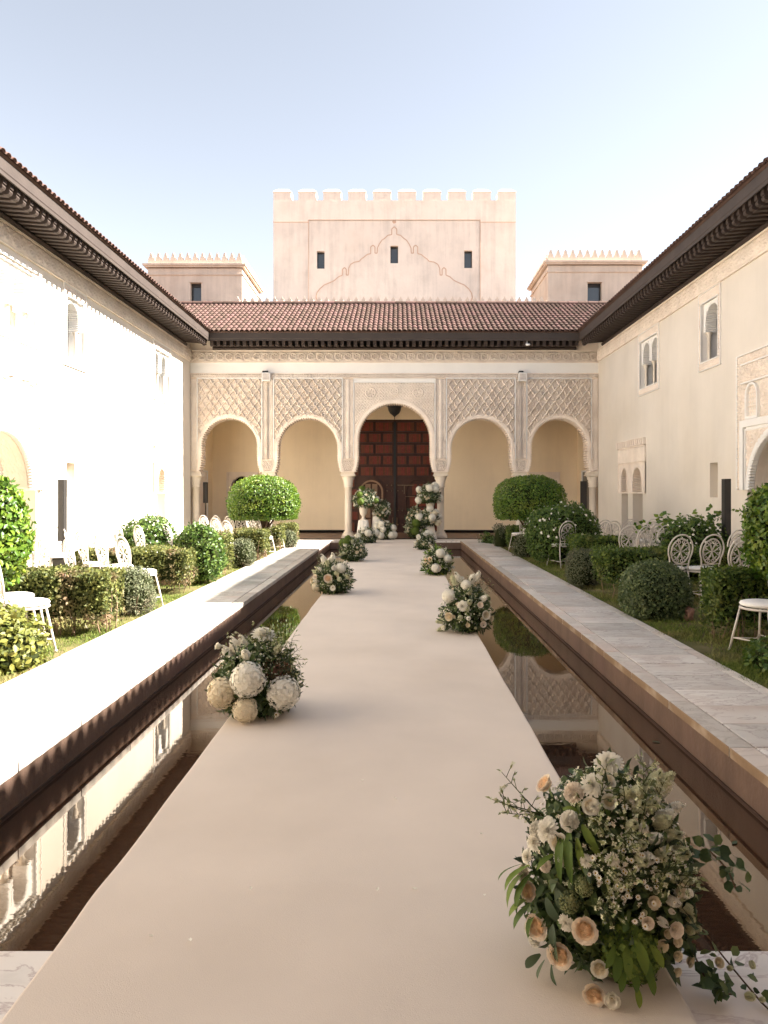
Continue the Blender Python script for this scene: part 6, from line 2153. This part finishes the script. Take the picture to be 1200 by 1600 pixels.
big_leaves(W1, D1, [(852, 1486, -.6, .1, .06), (858, 1494, -.3, .3, .05), (850, 1492, -.8, .1, .05), (868, 1500, .1, .3, .05), (870, 1455, .2, 1, .07), (870, 1440, .1, 1, .06), (860, 1400, .6, .6, .08), (875, 1385, .5, .7, .08), (865, 1375, .9, .2, .07)], 'leaf_euc', 0.5)
big_leaves(W1, D1, [(975, 1470, 0, 1, .07), (990, 1460, .3, 1, .08), (1000, 1480, .2, 1, .07), (965, 1478, -.3, 1, .07), (1010, 1468, .6, .8, .06), (985, 1500, .1, 1, .06), (970, 1500, -.2, 1, .06), (1005, 1505, .3, 1, .06), (990, 1530, .1, 1, .05), (960, 1470, -.6, .7, .06)], 'leaf_hyd', 0.42)
# trailing eucalyptus towards the water and along the marble
def trail(w, pts, leaf, m, n=3, r=0.003):
    org = origin_of(w)
    b = MB(); b.smooth = True
    pts = [Vector(p) for p in pts]
    fine = []
    for p, q in zip(pts[:-1], pts[1:]):
        for k in range(4): fine.append(p.lerp(q, k / 4))
    fine.append(pts[-1])
    b.tube(fine, r, 5)
    b.build('trailing_stem', MT['twig'], w)
    P = []
    for p in fine:
        for _ in range(n): P.append(tuple(p + Vector((random.gauss(0, .02), random.gauss(0, .02), random.uniform(0.0, .03)))))
    P = np.array(P)
    link('trailing_leaves', leaf_mesh('trailing_leaves', P, np.tile([0, -.4, .9], (len(P), 1)), leaf, MT[m], 0.85, 0.6, org=org, fine=True), w)
trail(W1, [(1.00, 2.45, 0.16), (1.08, 2.40, 0.06), (1.11, 2.33, 0.03), (1.13, 2.25, 0.015), (1.155, 2.15, 0.012)], 0.035, 'leaf_deep', 1)
trail(W1, [(0.95, 2.33, 0.12), (0.98, 2.30, 0.05), (1.0, 2.27, 0.03), (1.04, 2.25, 0.04)], 0.04, 'leaf_deep', 3)
trail(W1, [(1.0, 2.52, 0.34), (1.08, 2.50, 0.36), (1.13, 2.48, 0.31), (1.15, 2.46, 0.25)], 0.042, 'leaf_deep', 3)
for key, pos, nn, r in (('bud', (1.075, 2.35, 0.055), (0.6, -0.6, 0.5), 0.017), ('spray_rose', (1.05, 2.37, 0.06), (0.1, -.8, .5), 0.018), ('bud', (1.085, 2.24, 0.04), (0.7, -.5, .3), 0.026), ('bud', (1.125, 2.24, 0.03), (0.9, -.2, .3), 0.016), ('bud', (1.12, 2.29, 0.11), (0.1, -.6, -.8), 0.02)):
    add_flower(W1, key, pos, nn, r)

# --- second on the left, with big hydrangea heads
D2 = Dome(-1.02, 5.22, CZ, 0.30, 0.26, 0.50, 0.34)
fl = pix(D2, [('hydrangea', 388, 1062, 27), ('hydrangea', 441, 1082, 26), ('cream_hydrangea', 349, 1082, 24), ('cream_hydrangea', 384, 1108, 20), ('dahlia', 411, 1000, 22), ('stock', 368, 1010, 15), ('stock', 356, 1020, 13), ('stock', 380, 1006, 13), ('daisy', 430, 1115, 6), ('stock', 385, 1025, 12), ('green_stock', 432, 1018, 11)], 5.2)
fl.append(('lisianthus', at(344, 1011, 5.2), (-1, -.3, .5), 0.04))
for q in fl[:5]:
    pass
sp = []
for k in range(13): sp.append((Vector((-0.92 + random.gauss(0, .06), 5.2 + random.gauss(0, .06), 0.34)), (random.uniform(.1, .9), random.gauss(0, .2), 1.0), random.uniform(.2, .34), 10, 0.28, True))
for k in range(10): sp.append((Vector((-1.08 + random.gauss(0, .08), 5.3, 0.32)), (random.gauss(-.15, .35), .1, 1.0), random.uniform(.16, .32), 10, 0.30, True))
for k in range(5): sp.append((Vector((-0.80, 5.12, 0.22 + .05 * k)), (1, -.1, random.uniform(.0, .5)), random.uniform(.1, .18), 8, 0.3, True))
W2 = arrangement('flower arrangement with four huge white hydrangea heads at the left carpet edge', D2, 2300, 0.06, fl, [('p_green', 420, 0.008, 0.1, 0.035), ('p_white', 160, 0.007, 0.2, 0.05)], sp, n2=160, sz2=0.09)
b = MB(); b.smooth = True
LP = []
p, n = D2.surf(432, 1050)
P = np.array([tuple(p + Vector((random.gauss(0, .05), random.gauss(0, .03), random.gauss(0, .035)))) for _ in range(500)])
pl_ = link('brown_plume', leaf_mesh('brown_plume', P, np.tile([0, -.4, .9], (500, 1)), 0.022, MT['p_brown'], 0.25, 0.9, org=origin_of(W2)), W2); pl_['kind'] = 'stuff'

# --- third, on the right, mixed roses
D3 = Dome(0.785, 8.28, CZ, 0.29, 0.25, 0.54, 0.32)
fl = pix(D3, [('hydrangea', 702, 932, 11), ('dahlia', 723, 947, 9.5), ('hydrangea', 728, 917, 8), ('carnation', 721, 910, 7), ('spray_rose', 704, 963, 7.5), ('ranunculus', 748, 946, 6.5), ('white_rose', 756, 961, 8), ('ranunculus', 752, 974, 7), ('ranunculus', 761, 955, 5), ('lisianthus', 697, 979, 6), ('stock', 715, 903, 9), ('stock', 737, 905, 9), ('green_stock', 709, 906, 9), ('stock', 745, 903, 8), ('stock', 754, 936, 8), ('green_stock', 690, 970, 9), ('green_stock', 693, 985, 8), ('stock', 732, 966, 6), ('bud', 742, 980, 5), ('spray_rose', 731, 976, 4), ('spray_rose', 765, 966, 5)], 8.2)
fl += rand_flowers(D3, [('green_stock', 5, 0.05), ('daisy', 14, 0.012), ('spray_rose', 4, 0.022)], 0.0)
sp = [(Vector((0.785 + random.gauss(0, .08), 8.3, 0.38)), (random.gauss(0.1, .45), 0, 1), random.uniform(.16, .28), 10, .3, True) for _ in range(14)]
arrangement('flower arrangement of white roses and tall spikes, second from the camera on the right', D3, 2200, 0.055, fl, [('p_green', 420, 0.011, -0.2, 0.02), ('p_white', 160, 0.01, -0.4, 0.015)], sp, n2=140, sz2=0.08)

# --- fourth, on the left
D4 = Dome(-1.03, 11.45, CZ, 0.31, 0.26, 0.52, 0.32)
fl = pix(D4, [('hydrangea', 532, 888, 8), ('rose', 513, 904, 7.5), ('ranunculus', 496, 902, 5.5), ('cream_hydrangea', 494, 917, 7), ('lisianthus', 520, 918, 6.5), ('carnation', 522, 889, 5), ('stock', 506, 874, 8), ('stock', 520, 872, 8), ('green_stock', 512, 880, 7), ('green_stock', 541, 900, 6), ('green_stock', 530, 905, 6), ('spray_rose', 490, 908, 4)], 11.3)
fl += rand_flowers(D4, [('green_stock', 7, 0.05), ('spray_rose', 6, 0.022), ('stock', 3, 0.05)], 0.0)
sp = [(Vector((-1.03 + random.gauss(0, .1), 11.5, 0.36)), (random.gauss(-0.15, .45), 0, 1), random.uniform(.16, .30), 10, .3, True) for _ in range(12)]
arrangement('flower arrangement of cream blooms, second from the camera on the left carpet edge', D4, 1900, 0.06, fl, [('p_green', 460, 0.013, -0.2, 0.02), ('p_cream', 160, 0.013, -0.4, 0.02)], sp, n2=130, sz2=0.09)

# --- the farther ones
def far_arr(label, x, y, rx, h, spec, seed, leaf2='leaf_euc'):
    random.seed(seed)
    Dm = Dome(x, y, CZ, rx, rx * 0.85, h, 0.32)
    fl = rand_flowers(Dm, spec, -0.15)
    sp = [(Vector((x + random.gauss(0, .1), y, CZ + h * 0.65)), (random.gauss(0, .45), 0, 1), random.uniform(.14, .26), 8, .3, True) for _ in range(8)]
    return arrangement(label, Dm, 1500, 0.065, fl, [('p_green', 380, 0.015, -0.2, 0.025), ('p_white', 120, 0.015, -0.4, 0.025)], sp, n2=130, sz2=0.11, mat2=leaf2)
far_arr('flower arrangement with pale blooms over dark green leaves, third from the camera on the right', 0.76, 14.0, 0.28, 0.52, [('hydrangea', 3, 0.09), ('stock', 4, 0.06), ('rose', 3, 0.06), ('spray_rose', 8, 0.028), ('lisianthus', 3, 0.05)], 3, 'leaf_bright')
far_arr('leafy flower arrangement with green hydrangea, third from the camera on the left', -1.05, 16.8, 0.30, 0.54, [('green_hydrangea', 3, 0.10), ('dahlia', 2, 0.07), ('spray_rose', 9, 0.035), ('green_stock', 4, 0.06)], 4)
far_arr('small white flower arrangement on the right before the draped stand', 0.76, 20.2, 0.27, 0.46, [('hydrangea', 2, 0.085), ('dahlia', 4, 0.07), ('spray_rose', 8, 0.035), ('stock', 3, 0.06)], 5)
far_arr('white hydrangea arrangement at the far end of the carpet on the left', -0.98, 22.9, 0.31, 0.46, [('hydrangea', 5, 0.115), ('dahlia', 2, 0.08), ('spray_rose', 4, 0.035)], 6)
random.seed(21)

# --- urns and draped stands before the door
def drape_stand(label, x, y, w0, w1, h, z0=0.0):
    w = thing('draped_stand', label, 'stand', (x, y, z0), 'white draped stands by the door')
    b = MB(); b.smooth = True
    n = 48
    rows = []
    for j in range(9):
        v = j / 8
        r = w0 + (w1 - w0) * v
        row = []
        for k in range(n):
            a = 2 * pi * k / n
            sq = 1 / max(abs(cos(a)), abs(sin(a))) ** 0.5
            f = 1 + (0.09 * (1 - v) + 0.015) * sin(11 * a + 0.6 * sin(3 * a) + 0.5 * v)
            row.append(b.vert((x + r * sq * f * cos(a), y + r * sq * f * sin(a), z0 + 0.005 + h * v)))
        rows.append(row)
    for j in range(8):
        for k in range(n): b.face([rows[j][k], rows[j][(k + 1) % n], rows[j + 1][(k + 1) % n], rows[j + 1][k]])
    b.face(rows[-1])
    b.build('drape', MT['drape'], w)
    b = MB(); b.box(x - w1 * .8, x + w1 * .8, y - w1 * .8, y + w1 * .8, z0, z0 + h - 0.01); b.build('plinth', MT['white'], w)
def urn(label, x, y, z0, r, h):
    w = thing('urn', label, 'urn', (x, y, z0), 'pale stone urns by the door')
    b = MB(); b.smooth = True
    b.lathe([(r * .62, z0), (r * .64, z0 + h * .05), (r * .4, z0 + h * .12), (r * .3, z0 + h * .2), (r * .36, z0 + h * .3), (r * .6, z0 + h * .4), (r * .78, z0 + h * .6), (r * .82, z0 + h * .8), (r * .98, z0 + h * .93), (r, z0 + h), (r * .85, z0 + h * .98)], x, y, 24)
    b.build('bowl', MT['column'], w)
    b = MB(); b.box(x - r * .66, x + r * .66, y - r * .66, y + r * .66, z0, z0 + h * .035); b.build('foot', MT['column'], w)
def bouquet(label, x, y, z0, rx, h, spec, seed, low=0.4, grp='flower arrangements by the door', leaf2='leaf_euc', hang=0.0):
    random.seed(seed)
    Dm = Dome(x, y, z0, rx, rx * 0.85, h, low)
    fl = rand_flowers(Dm, spec, -0.6)
    sp = [(Vector((x + random.gauss(0, .12), y, z0 + h * .6)), (random.gauss(0, .6), -.1, 1), random.uniform(.16, .30), 8, .3, True) for _ in range(8)]
    return arrangement(label, Dm, 1500, 0.07, fl, [('p_green', 320, 0.017, -0.4, 0.025), ('p_white', 120, 0.016, -0.6, 0.025)], sp, n2=150, sz2=0.13, group=grp, mat2=leaf2)
drape_stand('white draped stand under the urn left of the door', -1.19, 24.75, 0.24, 0.165, 0.66)
urn('pale stone urn on the white draped stand left of the door', -1.19, 24.75, 0.66, 0.17, 0.50)
bouquet('flower arrangement with green hydrangea overflowing the urn left of the door', -1.12, 24.72, 1.08, 0.40, 0.66, [('green_hydrangea', 4, 0.12), ('hydrangea', 2, 0.09), ('white_rose', 9, 0.05), ('spray_rose', 14, 0.038), ('stock', 5, 0.07)], 31)
drape_stand('narrow white draped stand left of the door, second from the column', -0.72, 24.95, 0.22, 0.15, 0.80)
bouquet('loose white flower arrangement on the narrow draped stand left of the door', -0.56, 24.88, 0.72, 0.27, 0.62, [('hydrangea', 3, 0.08), ('dahlia', 6, 0.055), ('spray_rose', 12, 0.045)], 32)
bouquet('low heap of white hydrangeas at the foot of the left stands', -0.46, 24.55, 0.01, 0.33, 0.62, [('hydrangea', 8, 0.115), ('dahlia', 4, 0.07), ('spray_rose', 5, 0.045)], 33, 0.3)
drape_stand('white draped stand right of the door beside the column', 1.05, 24.85, 0.27, 0.17, 0.55)
urn('pale stone urn among white flowers right of the door', 1.10, 24.85, 0.55, 0.15, 0.72)
bouquet('topmost white hydrangea arrangement in the urn right of the door', 1.05, 24.80, 1.20, 0.38, 0.70, [('hydrangea', 8, 0.12), ('spray_rose', 8, 0.045), ('stock', 5, 0.07)], 34)
bouquet('middle white flower arrangement on the draped stand right of the door', 1.03, 24.62, 0.46, 0.36, 0.58, [('hydrangea', 5, 0.125), ('cream_hydrangea', 2, 0.11), ('white_rose', 5, 0.05), ('spray_rose', 8, 0.045)], 35)
bouquet('tall cascading flower arrangement with green hydrangea right of the door', 0.58, 24.70, 0.01, 0.31, 1.12, [('green_hydrangea', 3, 0.13), ('white_rose', 7, 0.05), ('spray_rose', 14, 0.045), ('stock', 5, 0.07), ('green_stock', 7, 0.08)], 36, 0.4)

# leaves adrift on the water
for k, (px, py, lab) in enumerate(((1148, 1318, 'small dark leaf adrift on the right water beside the big flower arrangement'), (1135, 1330, 'second dark leaf adrift on the right water, close to its neighbour'), (790, 945, 'pale leaf adrift on the right water below the far stock flowers'), (1025, 1160, 'tiny leaf adrift on the right water before the reflected arcade'), (420, 1060, 'tiny leaf adrift on the left water beside the white hydrangeas'))):
    d_ = (CAMZ - WATER) * F / (py - VY)
    x_ = (px - VX) * d_ / F
    V_, L_ = [], random.uniform(0.022, 0.03)
    b = MB(); b.smooth = True
    rows = []
    for j in range(5):
        v = j / 4
        wd_ = L_ * 0.45 * sin(pi * min(1, 0.08 + 0.9 * v))
        rows.append([b.vert((L_ * (2 * v - 1), s_ * wd_, 0.002 + 0.003 * abs(s_) + 0.002 * v * v)) for s_ in (-1, 0, 1)])
    for j in range(4):
        for i in range(2): b.face([rows[j][i], rows[j][i + 1], rows[j + 1][i + 1], rows[j + 1][i]])
    o = link('floating_leaf', b.mesh('floating_leaf', MT['leaf_euc'] if k != 2 else MT['p_cream']), None, loc=(x_, d_, WATER + 0.001))
    o.rotation_euler = (0, 0, random.random() * 6)
    tag(o, lab, 'leaf', 'leaves adrift on the pool')
# petals that have dropped on the carpet
for k, (px, py) in enumerate(((618, 1247), (566, 1219), (392, 1388), (590, 1389), (648, 1388), (752, 1302), (757, 1398), (236, 1462), (297, 1468))):
    d_ = 1.57 * F / (py - VY)
    x_ = (px - VX) * d_ / F
    b = MB(); b.smooth = True
    r_ = random.uniform(0.006, 0.010)
    rows = []
    for j in range(4):
        v = j / 3
        rows.append([b.vert((r_ * (2 * v - 1), r_ * 0.7 * sin(pi * (0.15 + 0.7 * v)) * u, 0.002 + 0.004 * u * u + 0.003 * v * v)) for u in (-1, -0.3, 0.4, 1)])
    for j in range(3):
        for i in range(3): b.face([rows[j][i], rows[j][i + 1], rows[j + 1][i + 1], rows[j + 1][i]])
    o = link('fallen_petal', b.mesh('fallen_petal', MT['p_white']), None, loc=(x_, d_, 0.025))
    o.rotation_euler = (0, 0, random.random() * 6)
    tag(o, 'tiny pale petal fallen on the bare beige carpet', 'petal', 'petals fallen on the carpet')
